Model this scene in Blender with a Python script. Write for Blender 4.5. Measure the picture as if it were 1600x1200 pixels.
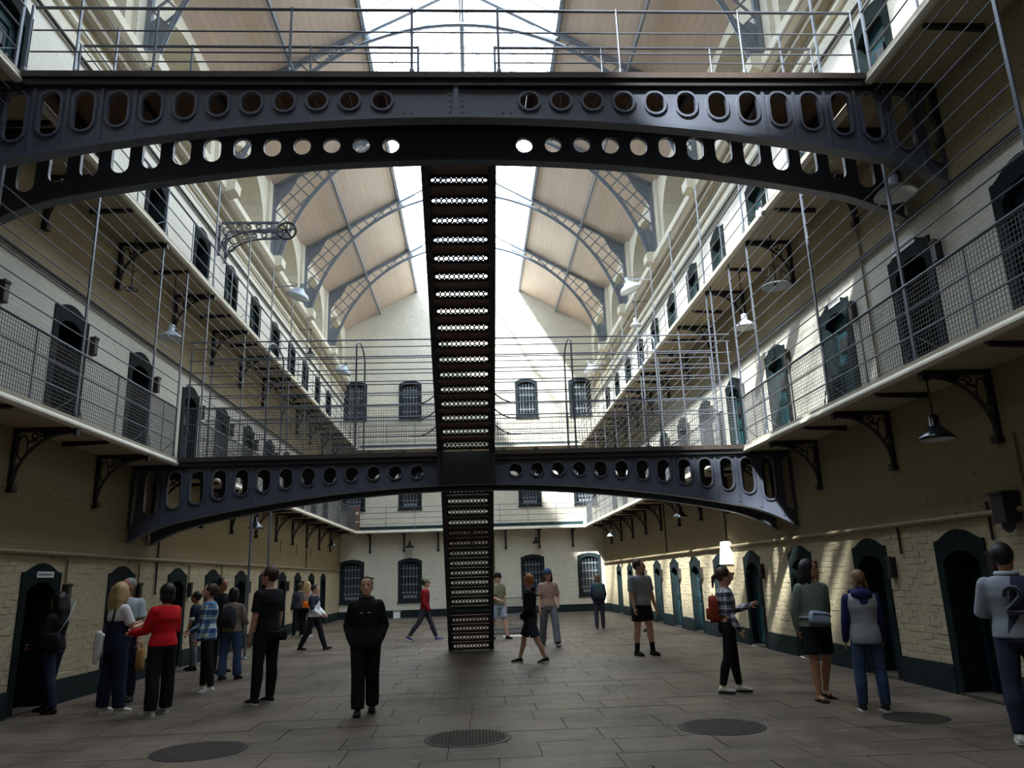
import bpy, bmesh, math, random
from math import sin, cos, pi, radians, sqrt, atan2
from mathutils import Vector, Matrix, Euler
from mathutils.geometry import tessellate_polygon
random.seed(7)
SC = bpy.context.scene
COL = SC.collection
for _o in list(bpy.data.objects):
    bpy.data.objects.remove(_o)

# ------------------------------------------------------------------ camera
CAMZ = 1.6
F_PX, PITCH, YAW, ROLL = 1182.4, 0.2507, 0.0548, -0.0326
_fw = Vector((sin(YAW) * cos(PITCH), cos(YAW) * cos(PITCH), sin(PITCH)))
_rt0 = Vector((cos(YAW), -sin(YAW), 0))
_up0 = _rt0.cross(_fw)
_rt = cos(ROLL) * _rt0 + sin(ROLL) * _up0
_up = -sin(ROLL) * _rt0 + cos(ROLL) * _up0
cd = bpy.data.cameras.new('camera')
cam = bpy.data.objects.new('camera', cd)
COL.objects.link(cam)
cam.matrix_world = Matrix(((_rt.x, _up.x, -_fw.x, 0), (_rt.y, _up.y, -_fw.y, 0), (_rt.z, _up.z, -_fw.z, CAMZ), (0, 0, 0, 1)))
cd.sensor_fit = 'HORIZONTAL'
cd.sensor_width = 36
cd.lens = F_PX / 1600 * 36
cd.clip_start = 0.05
cd.clip_end = 300
SC.camera = cam

# ------------------------------------------------------------------ sky, sun, exposure
W = bpy.data.worlds.new('sky')
SC.world = W
W.use_nodes = True
_bg = W.node_tree.nodes['Background']
_bg.inputs[0].default_value = (0.86, 0.93, 1.0, 1)
_bg.inputs[1].default_value = 7.0
sd = bpy.data.lights.new('sun', 'SUN')
sd.energy = 21.0
sd.angle = radians(2.2)
sd.color = (1.0, 0.95, 0.86)
sun = bpy.data.objects.new('sun', sd)
COL.objects.link(sun)
sun.location = (-12, -6, 30)
sun.rotation_euler = Vector((2.28, 3.4, -4.0)).to_track_quat('-Z', 'Y').to_euler()
SC.view_settings.view_transform = 'Standard'
SC.view_settings.look = 'None'
SC.view_settings.gamma = 1
SC.view_settings.use_curve_mapping = False
SC.view_settings.exposure = 0.22

# ------------------------------------------------------------------ dimensions (metres, camera above the origin)
CX = -0.1                      # hall axis
WL, WR = -6.25, 6.08           # side walls
GL, GR = -5.42, 5.17           # gallery edges
Z1, Z2 = 3.90, 7.74            # gallery floors
YB, YG = 36.3, 35.4            # back wall, edge of the back galleries
YF = -3.0                      # wall behind the camera
ZE = 13.88                     # eaves
SL = 0.577                     # roof slope
SKY0, SKY1 = 0.4, YB           # skylight run
SKYU = 2.62                    # half width of the skylight
TRUSS = [3.45, 8.1, 12.75, 17.4, 22.05, 26.7, 31.35]
DOORS_R = [4.95, 7.2, 9.45, 11.7, 14.3, 16.85, 19.1, 21.3, 23.55, 25.8, 28.1, 30.4, 32.75]
DOORS_L = [4.5, 6.8, 9.1, 11.57, 14.12, 16.7, 18.9, 21.15, 23.4, 25.6, 27.8, 30.1, 32.4]
ORD = ['first', 'second', 'third', 'fourth', 'fifth', 'sixth', 'seventh', 'eighth', 'ninth', 'tenth', 'eleventh', 'twelfth', 'thirteenth', 'fourteenth', 'fifteenth', 'sixteenth', 'seventeenth', 'eighteenth', 'nineteenth', 'twentieth']

# portals help the sampler find the sky through the skylight
for _s in (-1, 1):
    _pl = bpy.data.lights.new('skylight_portal', 'AREA')
    _pl.shape = 'RECTANGLE'
    _pl.size = SKY1 - SKY0
    _pl.size_y = SKYU / cos(math.atan(SL))
    _pl.cycles.is_portal = True
    _po = bpy.data.objects.new('skylight_portal', _pl)
    COL.objects.link(_po)
    _po.location = (CX + _s * SKYU / 2, (SKY0 + SKY1) / 2, ZE + 6.1 * SL - SKYU / 2 * SL + 0.05)
    _zax = Vector((_s * SL, 0, 1)).normalized()
    _xax = Vector((0, 1, 0))
    _yax = _zax.cross(_xax)
    _po.matrix_world = Matrix.Translation(_po.location) @ Matrix((_xax, _yax, _zax)).transposed().to_4x4()

# ------------------------------------------------------------------ materials
MATS = {}
def nodes_of(name):
    m = bpy.data.materials.new(name)
    m.use_nodes = True
    MATS[name] = m
    nt = m.node_tree
    return m, nt, nt.nodes['Principled BSDF']
def srgb(r, g, b):
    f = lambda c: ((c / 255 + 0.055) / 1.055) ** 2.4 if c > 10 else c / 255 / 12.92
    return (f(r), f(g), f(b))
def coord(nt, kind):
    if kind == 'world':
        g = nt.nodes.new('ShaderNodeNewGeometry')
        return g.outputs['Position']
    t = nt.nodes.new('ShaderNodeTexCoord')
    return t.outputs['Object']
def mix(nt, fac, a, b, mode='MIX'):
    n = nt.nodes.new('ShaderNodeMix')
    n.data_type = 'RGBA'
    n.blend_type = mode
    for s, v in ((n.inputs[0], fac), (n.inputs[6], a), (n.inputs[7], b)):
        if isinstance(v, (int, float)):
            s.default_value = v
        elif isinstance(v, tuple):
            s.default_value = (*v[:3], 1)
        else:
            nt.links.new(v, s)
    return n.outputs[2]
def noise(nt, co, scale, detail=4, rough=.6, dim=None):
    n = nt.nodes.new('ShaderNodeTexNoise')
    n.inputs['Scale'].default_value = scale
    n.inputs['Detail'].default_value = detail
    n.inputs['Roughness'].default_value = rough
    nt.links.new(co, n.inputs['Vector'])
    return n.outputs['Fac']
def ramp(nt, fac, p0, p1):
    n = nt.nodes.new('ShaderNodeMapRange')
    n.inputs[1].default_value = p0
    n.inputs[2].default_value = p1
    n.clamp = True
    nt.links.new(fac, n.inputs[0])
    return n.outputs[0]
def bump(nt, h, strength, dist, prev=None):
    b = nt.nodes.new('ShaderNodeBump')
    b.inputs['Strength'].default_value = strength
    b.inputs['Distance'].default_value = dist
    nt.links.new(h, b.inputs['Height'])
    if prev:
        nt.links.new(prev, b.inputs['Normal'])
    return b.outputs[0]
def mk(name, c, rough=.6, metal=0., var=.12, scale=3., bs=0., bscale=60., co='world', spec=.5, rnd=0.):
    m, nt, p = nodes_of(name)
    v = coord(nt, co)
    n = noise(nt, v, scale)
    col = mix(nt, ramp(nt, n, .3, .7), tuple(x * (1 - var) for x in c), tuple(min(1, x * (1 + var)) for x in c))
    if rnd:
        oi = nt.nodes.new('ShaderNodeObjectInfo')
        col = mix(nt, oi.outputs['Random'], col, tuple(x * (1 - rnd) for x in c))
    nt.links.new(col, p.inputs['Base Color'])
    p.inputs['Roughness'].default_value = rough
    p.inputs['Metallic'].default_value = metal
    p.inputs['Specular IOR Level'].default_value = spec
    if bs:
        nt.links.new(bump(nt, noise(nt, v, bscale, 3), bs, .01), p.inputs['Normal'])
    return m
def mk_wall(name, c, axis='y', brick=0., stain=.35, stainc=(.25, .2, .14), rough=.75, drip=True, nb=.25):
    """painted masonry: patchy paint, small chips and streaks, optional low brick relief"""
    m, nt, p = nodes_of(name)
    v = coord(nt, 'world')
    sx = nt.nodes.new('ShaderNodeSeparateXYZ')
    nt.links.new(v, sx.inputs[0])
    cb = nt.nodes.new('ShaderNodeCombineXYZ')
    nt.links.new(sx.outputs['Y' if axis == 'y' else 'X'], cb.inputs[0])
    nt.links.new(sx.outputs['Z'], cb.inputs[1])
    uv = cb.outputs[0]
    base = mix(nt, ramp(nt, noise(nt, v, .9, 5), .35, .7), tuple(x * .88 for x in c), c)
    base = mix(nt, ramp(nt, noise(nt, v, 7, 5), .55, .75), base, tuple(x * .8 for x in c))
    # rain-streak like wear, stretched in height
    st = nt.nodes.new('ShaderNodeMapping')
    st.inputs['Scale'].default_value = (3.0, .6, 1)
    nt.links.new(uv, st.inputs[0])
    base = mix(nt, ramp(nt, noise(nt, st.outputs[0], 1.3, 6, .7), .58, .78), base, tuple(stain * a + (1 - stain) * b for a, b in zip(stainc, c)))
    # chips
    chip = ramp(nt, noise(nt, v, 16, 2, .5), .70, .74)
    base = mix(nt, chip, base, stainc)
    nt.links.new(base, p.inputs['Base Color'])
    p.inputs['Roughness'].default_value = rough
    p.inputs['Specular IOR Level'].default_value = .25
    nrm = bump(nt, noise(nt, v, 22 if nb < .5 else 9, 4), nb, .02 if nb < .5 else .05)
    if brick:
        bt = nt.nodes.new('ShaderNodeTexBrick')
        bt.inputs['Scale'].default_value = 1
        bt.inputs['Mortar Size'].default_value = .012
        bt.inputs['Mortar Smooth'].default_value = .6
        bt.inputs['Brick Width'].default_value = .25
        bt.inputs['Row Height'].default_value = .09
        nt.links.new(uv, bt.inputs[0])
        inv = nt.nodes.new('ShaderNodeMath')
        inv.operation = 'SUBTRACT'
        inv.inputs[0].default_value = 1
        nt.links.new(bt.outputs['Fac'], inv.inputs[1])
        nrm = bump(nt, inv.outputs[0], brick, .012, nrm)
    nt.links.new(nrm, p.inputs['Normal'])
    return m

CREAM = srgb(184, 172, 144)
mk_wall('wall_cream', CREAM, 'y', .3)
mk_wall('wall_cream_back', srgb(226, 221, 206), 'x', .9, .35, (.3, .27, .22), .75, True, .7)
mk_wall('wall_tan_shaded', srgb(154, 140, 112), 'y', .45, .55, (.10, .075, .05), .8, True, .45)  # tan bands below the galleries, darkened to carry the shade under them
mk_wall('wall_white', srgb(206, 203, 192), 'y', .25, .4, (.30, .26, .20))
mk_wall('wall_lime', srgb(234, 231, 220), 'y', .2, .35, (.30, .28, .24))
mk_wall('wall_dim', srgb(96, 86, 70), 'x', 0)  # dark colour for the unseen end wall, chosen to cut bounced light
mk_wall('wall_trim', srgb(228, 222, 204), 'y', 0, .3)
mk_wall('wall_niche', srgb(170, 160, 138), 'y', .8, .4)
mk_wall('gallery_paint', srgb(182, 168, 142), 'y', 0, .35, (.3, .2, .13))
mk_wall('brick_paint', srgb(186, 174, 146), 'y', 0, .5, (.16, .12, .08), .78, True, .45)
mk('edge_paint', srgb(226, 220, 204), .6, 0, .1, 4)
mk('baseboard', srgb(34, 44, 46), .8, 0, .3, 6, .3, 30, 'world', .12)
mk('door_paint', srgb(26, 52, 58), .6, 0, .25, 4, .2, 30, 'world', .25)
mk('surround_paint', srgb(24, 34, 36), .8, 0, .3, 5, .3, 30, 'world', .10)
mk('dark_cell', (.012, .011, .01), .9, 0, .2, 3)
mk('iron', srgb(76, 81, 95), .42, .0, .12, 5, .12, 50, 'world', .6)
mk('iron_dark', srgb(34, 33, 36), .5, .0, .2, 6, .1, 60, 'world', .5)
mk('iron_rail', srgb(92, 98, 110), .38, .3, .12, 8)
mk('iron_pale', srgb(132, 140, 150), .45, .1, .1, 6)
mk('stair_iron', srgb(46, 44, 48), .5, .0, .2, 6, .1, 60)
mk('wire', srgb(88, 90, 94), .5, .4, .05, 5)
mk('rust', srgb(60, 48, 44), .8, 0, .3, 8, .3, 40)
mk('timber_deck', srgb(120, 90, 70), .75, 0, .25, 5, .3, 30, 'world', .3, .2)
mk('ceiling_board', srgb(212, 192, 178), .34, 0, .07, 1.2, .08, 10, 'world', .5, .06)
mk('pipe_paint', srgb(140, 126, 100), .6, 0, .2, 6)
mk('lead_grey', srgb(120, 128, 138), .45, .2, .1, 6)
mk('enamel_dark', srgb(28, 34, 38), .18, 0, .1, 5)
mk('enamel_white', srgb(210, 214, 216), .25, 0, .05, 5)
mk('enamel_grey', srgb(160, 168, 178), .35, 0, .08, 5)
mk('plastic_white', srgb(235, 235, 232), .4, 0, .03, 5)
mk('sign_white', srgb(214, 216, 220), .6, 0, .05, 9)
mk('ink', srgb(60, 64, 72), .6, 0, .1, 20)
mk('wood_box', srgb(46, 38, 32), .7, 0, .25, 12)
mk('grate', srgb(88, 78, 72), .6, .15, .2, 12, .2, 60)
mk('window_frame', srgb(30, 40, 44), .7, 0, .2, 6, 0, 60, 'world', .2)
mk('paper', srgb(238, 238, 236), .7, 0, .03, 10)
# chipped green paint on the cell doors
_m, _nt, _p = nodes_of('door_chipped')
_v = coord(_nt, 'world')
_b = mix(_nt, noise(_nt, _v, 3), srgb(22, 62, 70), srgb(36, 80, 88))
_c = ramp(_nt, noise(_nt, _v, 7, 5, .6), .66, .68)
_nt.links.new(mix(_nt, _c, _b, srgb(200, 200, 190)), _p.inputs['Base Color'])
_p.inputs['Roughness'].default_value = .6
_p.inputs['Specular IOR Level'].default_value = .2
# flagstones
_m, _nt, _p = nodes_of('flagstone')
_v = coord(_nt, 'world')
_oi = _nt.nodes.new('ShaderNodeObjectInfo')
_gi = _nt.nodes.new('ShaderNodeNewGeometry')
_ad = _nt.nodes.new('ShaderNodeMath'); _ad.operation = 'ADD'
_nt.links.new(_oi.outputs['Random'], _ad.inputs[0]); _nt.links.new(_gi.outputs['Random Per Island'], _ad.inputs[1])
_fr = _nt.nodes.new('ShaderNodeMath'); _fr.operation = 'FRACT'
_nt.links.new(_ad.outputs[0], _fr.inputs[0])
_b = mix(_nt, _fr.outputs[0], srgb(104, 91, 79), srgb(118, 104, 91))
_b = mix(_nt, ramp(_nt, noise(_nt, _v, .6, 7, .72), .42, .62), _b, srgb(74, 64, 55))
_b = mix(_nt, ramp(_nt, noise(_nt, _v, 4, 6, .7), .56, .75), _b, srgb(128, 117, 106))
_b = mix(_nt, ramp(_nt, noise(_nt, _v, 2.2, 5, .7), .60, .74), _b, srgb(90, 66, 54))
_nt.links.new(_b, _p.inputs['Base Color'])
_nt.links.new(ramp(_nt, noise(_nt, _v, 3, 4), .2, .9), _p.inputs['Roughness'])
_rr = _nt.nodes.new('ShaderNodeMapRange'); _rr.inputs[3].default_value = .36; _rr.inputs[4].default_value = .62
_nt.links.new(noise(_nt, _v, 2.5, 5), _rr.inputs[0]); _nt.links.new(_rr.outputs[0], _p.inputs['Roughness'])
_nt.links.new(bump(_nt, noise(_nt, _v, 9, 5, .65), .35, .012), _p.inputs['Normal'])
mk('mortar', srgb(82, 72, 62), .9, 0, .2, 8)
# roof glass: thin, lets the daylight through
_m, _nt, _p = nodes_of('roof_glass')
_out = _nt.nodes['Material Output']
_t = _nt.nodes.new('ShaderNodeBsdfTransparent'); _t.inputs[0].default_value = (.93, .97, 1, 1)
_g = _nt.nodes.new('ShaderNodeBsdfGlossy'); _g.inputs['Roughness'].default_value = .1
_x = _nt.nodes.new('ShaderNodeMixShader'); _x.inputs[0].default_value = .06
_nt.links.new(_t.outputs[0], _x.inputs[1]); _nt.links.new(_g.outputs[0], _x.inputs[2]); _nt.links.new(_x.outputs[0], _out.inputs[0])
_m, _nt, _p = nodes_of('window_glass')
_p.inputs['Base Color'].default_value = (.03, .04, .05, 1); _p.inputs['Roughness'].default_value = .12

# ------------------------------------------------------------------ mesh helpers
UP = Vector((0, 0, 1))
class MB:
    def __init__(s): s.v = []; s.f = []
    def add(s, vs, fs):
        o = len(s.v); s.v += [tuple(q) for q in vs]; s.f += [tuple(i + o for i in f) for f in fs]; return s
    def box(s, x0, x1, y0, y1, z0, z1):
        return s.add([(x0, y0, z0), (x1, y0, z0), (x1, y1, z0), (x0, y1, z0), (x0, y0, z1), (x1, y0, z1), (x1, y1, z1), (x0, y1, z1)],
                     [(0, 3, 2, 1), (4, 5, 6, 7), (0, 1, 5, 4), (1, 2, 6, 5), (2, 3, 7, 6), (3, 0, 4, 7)])
    def bar(s, a, b, w, h, up=UP):
        a, b, up = Vector(a), Vector(b), Vector(up)
        d = (b - a).normalized()
        if abs(d.dot(up)) > .98: up = Vector((0, 1, 0))
        x = d.cross(up).normalized(); y = x.cross(d)
        P = []
        for c in (a, b):
            for i, j in ((-1, -1), (1, -1), (1, 1), (-1, 1)):
                P.append(c + x * (i * w / 2) + y * (j * h / 2))
        return s.add(P, [(0, 1, 2, 3), (7, 6, 5, 4), (0, 4, 5, 1), (1, 5, 6, 2), (2, 6, 7, 3), (3, 7, 4, 0)])
    def tube(s, pts, r, n=6, closed=False):
        pts = [Vector(q) for q in pts]; N = len(pts)
        R = r if isinstance(r, (list, tuple)) else [r] * N
        rings = []; ref = None
        for i in range(N):
            if closed: d = pts[(i + 1) % N] - pts[i - 1]
            else: d = pts[min(i + 1, N - 1)] - pts[max(i - 1, 0)]
            d.normalize()
            if ref is None:
                ref = Vector((0, 0, 1)) if abs(d.z) < .9 else Vector((0, 1, 0))
            x = d.cross(ref)
            if x.length < 1e-5: x = d.orthogonal()
            x.normalize(); y = x.cross(d); ref = y
            rings.append([pts[i] + (x * cos(2 * pi * k / n) + y * sin(2 * pi * k / n)) * R[i] for k in range(n)])
        vs = [q for g in rings for q in g]; fs = []
        for i in range(N if closed else N - 1):
            j = (i + 1) % N
            for k in range(n):
                l = (k + 1) % n
                fs.append((i * n + k, i * n + l, j * n + l, j * n + k))
        if not closed:
            fs.append(tuple(range(n))[::-1]); fs.append(tuple((N - 1) * n + k for k in range(n)))
        return s.add(vs, fs)
    def lathe(s, prof, n=20, c=(0, 0, 0), M=None):
        vs = []; fs = []
        for r, z in prof:
            for k in range(n):
                q = Vector((r * cos(2 * pi * k / n), r * sin(2 * pi * k / n), z))
                if M: q = M @ q
                vs.append(q + Vector(c))
        for i in range(len(prof) - 1):
            for k in range(n):
                l = (k + 1) % n
                fs.append((i * n + k, i * n + l, (i + 1) * n + l, (i + 1) * n + k))
        return s.add(vs, fs)
    def ball(s, c, rx, ry, rz, n=12, m=8, M=None):
        prof = []
        vs = []; fs = []
        for i in range(m + 1):
            t = pi * i / m
            for k in range(n):
                a = 2 * pi * k / n
                q = Vector((rx * sin(t) * cos(a), ry * sin(t) * sin(a), -rz * cos(t)))
                if M: q = M @ q
                vs.append(q + Vector(c))
        for i in range(m):
            for k in range(n):
                l = (k + 1) % n
                fs.append((i * n + k, i * n + l, (i + 1) * n + l, (i + 1) * n + k))
        return s.add(vs, fs)
    def plate(s, outer, holes, to3, thick, back=True, sides=True):
        """flat plate from a 2-D outline with holes; to3 maps (a,b)->Vector, thick is the depth vector"""
        loops = [[Vector((a, b, 0)) for a, b in L] for L in [outer] + list(holes)]
        tris = tessellate_polygon(loops)
        flat = [q for L in loops for q in L]
        o = len(s.v); n = len(flat); thick = Vector(thick)
        fr = [Vector(to3(q.x, q.y)) for q in flat]
        s.v += [tuple(q) for q in fr]
        s.f += [tuple(o + i for i in t) for t in tris]
        if back or sides:
            s.v += [tuple(q + thick) for q in fr]
        if back: s.f += [tuple(o + n + i for i in t[::-1]) for t in tris]
        if sides:
            st = 0
            for L in loops:
                m = len(L)
                for i in range(m):
                    j = (i + 1) % m
                    s.f.append((o + st + i, o + st + j, o + n + st + j, o + n + st + i))
                st += m
        return s
    def mesh(s, name, mats, smooth=False, fix=True):
        me = bpy.data.meshes.new(name)
        me.from_pydata(s.v, [], s.f)
        for m in (mats if isinstance(mats, (list, tuple)) else [mats]):
            me.materials.append(MATS[m])
        if fix:
            bm = bmesh.new(); bm.from_mesh(me); bmesh.ops.recalc_face_normals(bm, faces=bm.faces); bm.to_mesh(me); bm.free()
        if smooth:
            for q in me.polygons: q.use_smooth = True
        return me
    def build(s, name, mats, parent=None, smooth=False, fix=True):
        return obj(name, s.mesh(name, mats, smooth, fix), parent)
def obj(name, me, parent=None, mw=None):
    o = bpy.data.objects.new(name, me); COL.objects.link(o)
    if mw is not None: o.matrix_basis = mw
    if parent: attach(o, parent)
    return o
def wmat(o):
    m = o.matrix_basis.copy()
    if o.parent: m = wmat(o.parent) @ o.matrix_parent_inverse @ m
    return m
def attach(o, parent):
    o.parent = parent
    o.matrix_parent_inverse = wmat(parent).inverted()
def tag(o, label=None, cat=None, group=None, kind=None):
    if label: o['label'] = label
    if cat: o['category'] = cat
    if group: o['group'] = group
    if kind: o['kind'] = kind
    return o
def thing(name, loc, label=None, cat=None, group=None, kind=None):
    o = bpy.data.objects.new(name, None); COL.objects.link(o)
    o.empty_display_size = .1
    o.location = loc
    return tag(o, label, cat, group, kind)
def copy_tree(o, parent=None):
    c = o.copy(); COL.objects.link(c)
    if parent: c.parent = parent
    for ch in o.children: copy_tree(ch, c)
    return c
def place(proto, loc, rz=None, label=None, first=None):
    o = copy_tree(proto); o.location = loc
    if rz is not None: o.rotation_euler = (0, 0, rz)
    if label: o['label'] = label
    return o
_ROD = {}
def rod(name, a, b, r, m, parent, n=6):
    """round bar between two points: shared unit cylinder, scaled"""
    k = (m, n)
    if k not in _ROD:
        _ROD[k] = MB().tube([(0, 0, 0), (0, 0, 1)], 1, n).mesh('bar', m, True)
    a, b = Vector(a), Vector(b); d = b - a
    M = Matrix.Translation(a) @ d.to_track_quat('Z', 'Y').to_matrix().to_4x4() @ Matrix.Diagonal((r, r, d.length, 1))
    return obj(name, _ROD[k], parent, M)
_FLAT = {}
def flat(name, a, b, w, h, m, parent, up=UP):
    if m not in _FLAT:
        _FLAT[m] = MB().box(-.5, .5, -.5, .5, 0, 1).mesh('flat_bar', m)
    a, b = Vector(a), Vector(b); d = b - a; z = d.normalized(); up = Vector(up)
    if abs(z.dot(up)) > .98: up = Vector((0, 1, 0))
    x = z.cross(up).normalized() * -1; y = z.cross(x)
    M = Matrix.Translation(a) @ Matrix((x * w, y * h, d)).transposed().to_4x4()
    return obj(name, _FLAT[m], parent, M)
# ================================================================== FLOOR
floor = MB().box(WL - .3, WR + .3, YF, YB + .3, -.2, -.012).build('floor', 'mortar')
tag(floor, 'worn brown stone flag floor of the prison hall', 'floor', None, 'structure')
GRATES = [(-2.83, 8.5, .47), (-.11, 8.56, .46), (2.58, 8.58, .46), (4.72, 8.6, .34)]
rng = random.Random(3)
slab = MB().add([(0, 0, -.03), (1, 0, -.03), (1, 1, -.03), (0, 1, -.03), (.004, .005, 0), (.996, .005, 0), (.996, .995, 0), (.004, .995, 0)],
                [(4, 5, 6, 7), (0, 1, 5, 4), (1, 2, 6, 5), (2, 3, 7, 6), (3, 0, 4, 7)]).mesh('flagstone', 'flagstone')
far = MB(); nslab = 0; y = 5.2
while y < YB:
    d = rng.uniform(.52, .70); x = WL - rng.uniform(0, .7)
    if y + d > YB - .15: d = YB - y + .02
    while x < WR:
        w = rng.uniform(.6, 1.1); x1 = min(x + w, WR + .02)
        if WR - x1 < .3: x1 = WR + .02
        x0 = max(x, WL - .02)
        cz = rng.uniform(-.003, .001)
        cyc, cxc = y + d / 2, (x0 + x1) / 2
        ahead = abs(cxc - .05 * cyc) < .70 * cyc + .8
        if x1 - x0 > .05:
            if y > 6.9 and ahead and nslab < 298:
                obj('flagstone', slab, floor, Matrix.Translation((x0, y, cz)) @ Matrix.Diagonal((x1 - x0 - .004, d - .004, 1, 1))); nslab += 1
            else:
                o_ = len(far.v)
                far.add([(x0, y, -.03), (x1 - .006, y, -.03), (x1 - .006, y + d - .006, -.03), (x0, y + d - .006, -.03),
                         (x0 + .006, y + .006, cz), (x1 - .012, y + .006, cz), (x1 - .012, y + d - .012, cz), (x0 + .006, y + d - .012, cz)],
                        [(4, 5, 6, 7), (0, 1, 5, 4), (1, 2, 6, 5), (2, 3, 7, 6), (3, 0, 4, 7)])
        x = x1
        if x >= WR: break
    y += d
tag(far.build('flagstones', 'flagstone', floor), None, None, None, 'stuff')
_nf = MB().box(WL, WR, YF, 5.2, -.03, -.002).build('paving', 'flagstone', floor)

# ================================================================== WALLS WITH CELL DOORS
OPN = [(-.36, 0), (-.36, 1.60), (-.25, 1.68), (-.13, 1.725), (0, 1.74), (.13, 1.725), (.25, 1.68), (.36, 1.60), (.36, 0)]
SUR = [(-.51, 0), (-.51, 1.87), (-.44, 1.87), (-.36, 1.90), (-.24, 1.955), (-.12, 1.99), (0, 2.0), (.12, 1.99), (.24, 1.955), (.36, 1.90), (.44, 1.87), (.51, 1.87), (.51, 0)]
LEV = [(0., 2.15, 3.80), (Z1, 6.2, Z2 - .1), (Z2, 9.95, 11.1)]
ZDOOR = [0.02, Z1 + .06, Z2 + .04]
def side_wall(X, s, doors, nm):
    """front face of a long wall in bays, every cell opening cut out"""
    groups = [MB() for _ in range(6)]
    cuts = [YF] + [(a + b) / 2 for a, b in zip(doors, doors[1:])] + [YB]
    for lv, (z0, zm, zt) in enumerate(LEV):
        zl = 0 if lv == 0 else LEV[lv - 1][2]
        for i, yc in enumerate(doors):
            a, b = cuts[i], cuts[i + 1]
            hole = [(yc + p, ZDOOR[lv] + q) for p, q in OPN]
            groups[lv * 2].plate([(a, zl), (b, zl), (b, zm), (a, zm)], [hole], lambda p, q: (X, p, q), (0, 0, 0), False, False)
        groups[lv * 2 + 1].plate([(YF, zm), (YB, zm), (YB, zt), (YF, zt)], [], lambda p, q: (X, p, q), (0, 0, 0), False, False)
    mb = MB(); ms = ['wall_cream', 'wall_tan_shaded', 'wall_white', 'wall_tan_shaded', 'wall_lime', 'wall_trim']; idx = []
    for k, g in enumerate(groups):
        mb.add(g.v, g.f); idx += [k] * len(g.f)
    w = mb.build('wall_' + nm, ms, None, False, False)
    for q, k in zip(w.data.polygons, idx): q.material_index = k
    return tag(w, 'tall cream painted brick cell wall on the %s of the hall' % nm, 'wall', None, 'structure')
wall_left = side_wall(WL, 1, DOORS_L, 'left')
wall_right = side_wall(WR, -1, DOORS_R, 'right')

# --- cell doors, three kinds; local x along the wall, local +y into the wall
def to3w(a, b): return (a, 0, b)
_sur = MB().plate(SUR, [OPN], lambda a, b: (a, -.02, b), (0, .02, 0)).mesh('surround', 'surround_paint')
_rv = MB()
for (a, b), (c, d) in zip(OPN, OPN[1:]):
    _rv.add([(a, -.02, b), (c, -.02, d), (c * .97, .34, d), (a * .97, .34, b)], [(0, 1, 2, 3)])
_rv.add([(-.36, -.02, 0), (.36, -.02, 0), (.36, .34, 0), (-.36, .34, 0)], [(0, 1, 2, 3)])
_rev = _rv.mesh('reveal', 'surround_paint')
_lf = MB().plate(OPN, [], lambda a, b: (a * .98, .13, b), (0, .05, 0)).mesh('leaf', 'door_chipped')
_lfd = MB().plate(OPN, [], lambda a, b: (a * .98, .13, b), (0, .05, 0)).mesh('leaf', 'door_paint')
_bd = MB()
for q in (-.28, .28): _bd.box(q - .05, q + .05, .105, .13, .05, 1.55)
for q in (.06, .8, 1.48): _bd.box(-.33, .33, .105, .13, q, q + .1)
_bdm = _bd.mesh('ledges', 'door_paint')
_htm = MB().box(-.11, .11, .095, .13, 1.12, 1.32).box(-.13, -.11, .085, .13, 1.10, 1.34).box(.11, .13, .085, .13, 1.10, 1.34).mesh('food_hatch', 'iron_dark')
_lkm = MB().box(.17, .3, .075, .13, .92, 1.06).tube([(.2, .075, .99), (.2, .03, .99), (.31, .03, .99)], .012).mesh('lock', 'iron_dark')
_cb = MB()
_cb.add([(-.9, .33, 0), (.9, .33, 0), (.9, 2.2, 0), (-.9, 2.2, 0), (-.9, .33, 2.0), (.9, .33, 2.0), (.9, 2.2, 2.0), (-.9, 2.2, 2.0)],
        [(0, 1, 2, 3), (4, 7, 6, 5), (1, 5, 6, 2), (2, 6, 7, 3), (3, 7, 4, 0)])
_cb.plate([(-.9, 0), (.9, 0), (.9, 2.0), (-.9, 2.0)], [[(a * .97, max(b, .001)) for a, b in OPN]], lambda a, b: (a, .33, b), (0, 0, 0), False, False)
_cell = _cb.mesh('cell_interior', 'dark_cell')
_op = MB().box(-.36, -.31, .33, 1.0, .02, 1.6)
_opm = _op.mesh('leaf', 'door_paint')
_bak = MB().plate([(a * 1.02, b) for a, b in OPN], [], lambda a, b: (a, .335, b + .0), (0, .02, 0)).mesh('backing', 'dark_cell')  # unseen dark plate added behind shut leaves to stop light leaks
_stp = MB().box(-.36, .36, -.02, .3, -.01, .02).mesh('threshold', 'mortar')
_bx = MB().box(-.065, .065, -.08, 0, -.15, .15).box(-.075, .075, -.09, -.08, .12, .16).mesh('case', 'wood_box')
_bxl = MB().box(-.05, .05, -.088, -.08, -.13, .1).mesh('lid', 'iron_dark')
ndoor = 0
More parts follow.
